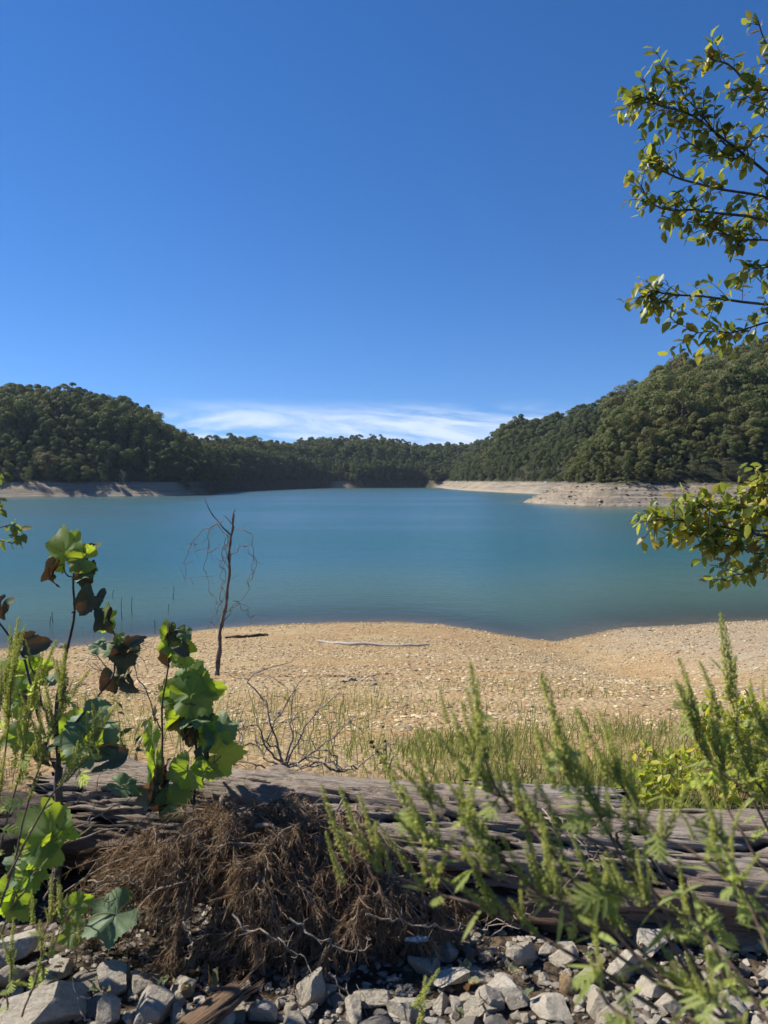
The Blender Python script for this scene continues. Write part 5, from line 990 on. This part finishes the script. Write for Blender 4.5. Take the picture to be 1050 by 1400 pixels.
dn = 0.10 + 0.9 * smooth(430, 560, px); dn = dn * (1 - smooth(4.9, 6.5, Y + 1.3 * fbm(X * .8, Y * .8, 3) - 0.25 * smooth(700, 900, px))) ; k = RNG.random(n) < dn * (0.12 + 0.6 * smooth(-.35, .35, fbm(X * 2.2, Y * 2.2, 3)))
X, Y, px = X[k], Y[k], px[k]; grass('grass', X, Y, RNG.uniform(0.05, 0.17, len(X)) * (0.7 + 0.3 * smooth(450, 600, px)), 0.0055, 'band of olive grass between the log and the beach', 1)
n = 9000; px = RNG.uniform(-40, 1110, n); Y = 6 + RNG.random(n) ** 1.6 * 12; X = (px - CX) / FPX * Y; k = fbm(X * .5 + 9, Y * .5, 3) > 0.10 + 0.035 * (Y - 6); X, Y = X[k], Y[k]; grass('sparse_grass', X, Y, RNG.uniform(0.05, 0.16, len(X)), 0.006, 'thin sparse grass tufts on the bare beach', 2)
n = 800; px = RNG.uniform(60, 520, n); Y = RNG.uniform(4.6, 8.5, n); X = (px - CX) / FPX * Y; grass('dry_grass', X, Y, RNG.uniform(0.10, 0.34, n), 0.005, 'dry wispy grass stems behind the left part of the log', 3)
LOWL = m_smallleaf('low_plant_leaf', [(0.0, (0.20, 0.27, 0.035)), (0.4, (0.32, 0.38, 0.05)), (0.75, (0.45, 0.46, 0.06)), (1.0, (0.55, 0.46, 0.06))], 0.5, 1.7); LWD = m_smallleaf('dark_low_leaf', [(0.0, (0.05, 0.075, 0.022)), (1.0, (0.10, 0.12, 0.03))], 0.35)
LWM = [small_leaf(740 + i, LOWL, wd=0.27) for i in range(5)]; LWK = [small_leaf(750 + i, LWD, wd=0.2) for i in range(4)]
def low_plant(name, label, b, h, nst, meshes, size, group=None, seed=0, nl=9, lean=0.4, cat='plant'):
    rg = np.random.default_rng(seed); e = link(name, None, loc=b, label=label, cat=cat, group=group)
    for q in range(nst):
        a = rg.random() * 6.28; S = spline([(0, 0, -0.02), (math.cos(a) * h * lean * .4, math.sin(a) * h * lean * .4, h * 0.55), (math.cos(a) * h * lean, math.sin(a) * h * lean, h * rg.uniform(0.7, 1.05))], 8); mb = MB(); tube(mb, S, np.linspace(0.0028, 0.0012, 8), 4, 0.5); mb.obj('stem', MSTK, e)
        for k_ in range(nl):
            i = rg.integers(2, 8); d = unit(rg.normal(size=3) + np.array([0, 0, 0.15])); x = unit(np.cross(d, np.array([rg.normal() * .5, rg.normal() * .5, 1.0]))); link('leaf', meshes[rg.integers(len(meshes))], e, mx=basis(S[i], x, d, np.cross(x, d), size * rg.uniform(0.6, 1.3)))
    return e
rg = np.random.default_rng(77); spots = [(865, 1098), (890, 1085), (915, 1100), (940, 1080), (965, 1098), (990, 1085), (1015, 1098), (1040, 1085), (905, 1068), (955, 1060), (1000, 1062), (1035, 1060), (1048, 1100), (880, 1112), (930, 1112), (985, 1112)]
for q, (x_, y_) in enumerate(spots):
    Y = 3.75 + (1110 - y_) * 0.016; p = at(x_, y_, Y); p[2] = zg(p[0], p[1]); row = 0 if y_ > 1094 else 1 if y_ > 1075 else 2; nth = sorted(a for a, b in spots if (0 if b > 1094 else 1 if b > 1075 else 2) == row).index(x_)
    low_plant('leafy_plant', 'yellow green leafy plant behind the log, %s from the left in its %s row' % (('first', 'second', 'third', 'fourth', 'fifth', 'sixth', 'seventh', 'eighth', 'ninth')[nth], ('front', 'middle', 'back')[row]), p, rg.uniform(0.14, 0.24), 5, LWM, 0.055, 'yellow green plants behind the log', 800 + q, 8, 0.6)
for q, (x_, y_, h_, lab) in enumerate([(1010, 1000, .42, 'taller yellow green plant among weed spikes near the right edge'), (1045, 990, .46, 'yellow green bush right at the right edge above the weeds'), (980, 1010, .30, 'yellow green plant just left of the right edge bush')]):
    p = at(x_, y_, 4.8); p[2] = zg(p[0], 4.8); low_plant('leafy_plant', lab, p, CAMZ * 0 + at(x_, y_ - 40, 4.8)[2] - p[2], 7, LWM, 0.07, None, 830 + q, 12, 0.45)
p = at(170, 1010, 3.9); p[2] = zg(p[0], 3.9); low_plant('leafy_weed', 'dark small-leaved weed behind the log between the two saplings', p, 0.55, 7, LWK, 0.05, None, 850, 14, 0.35)
p = at(100, 1040, 3.7); p[2] = zg(p[0], 3.7); low_plant('leafy_weed', 'dark low weed behind the pale left end of the log', p, 0.30, 8, LWK, 0.045, None, 851, 10, 0.7)
p = at(235, 1040, 3.7); p[2] = zg(p[0], 3.7); low_plant('leafy_weed', 'dark low weed behind the log under the leafy sapling', p, 0.22, 6, LWK, 0.04, None, 852, 8, 0.7)
p = at(530, 1040, 4.2); p[2] = zg(p[0], 4.2); low_plant('dead_weed', 'black dried weed with seed heads in the grass behind the log', p, 0.30, 3, [LEAVES['n'][1]], 0.03, None, 853, 7, 0.35)
# crumpled pale blue plastic scrap caught in the brush
V, F = rock_arrays(900, ICO2, 3, 0.35); mb = MB(); mb.add(V, F, 0.5, 0, False); t = NT('blue_plastic'); link('plastic_scrap', mb.mesh('plastic_scrap', t.end(t.bsdf((0.13, 0.19, 0.24), 0.4, 0.4))), mx=Matrix.Translation(at(570, 1284, 2.42)) @ Matrix.Diagonal((0.03, 0.02, 0.014, 1)), label='crumpled pale blue plastic scrap caught in the brush', cat='litter')
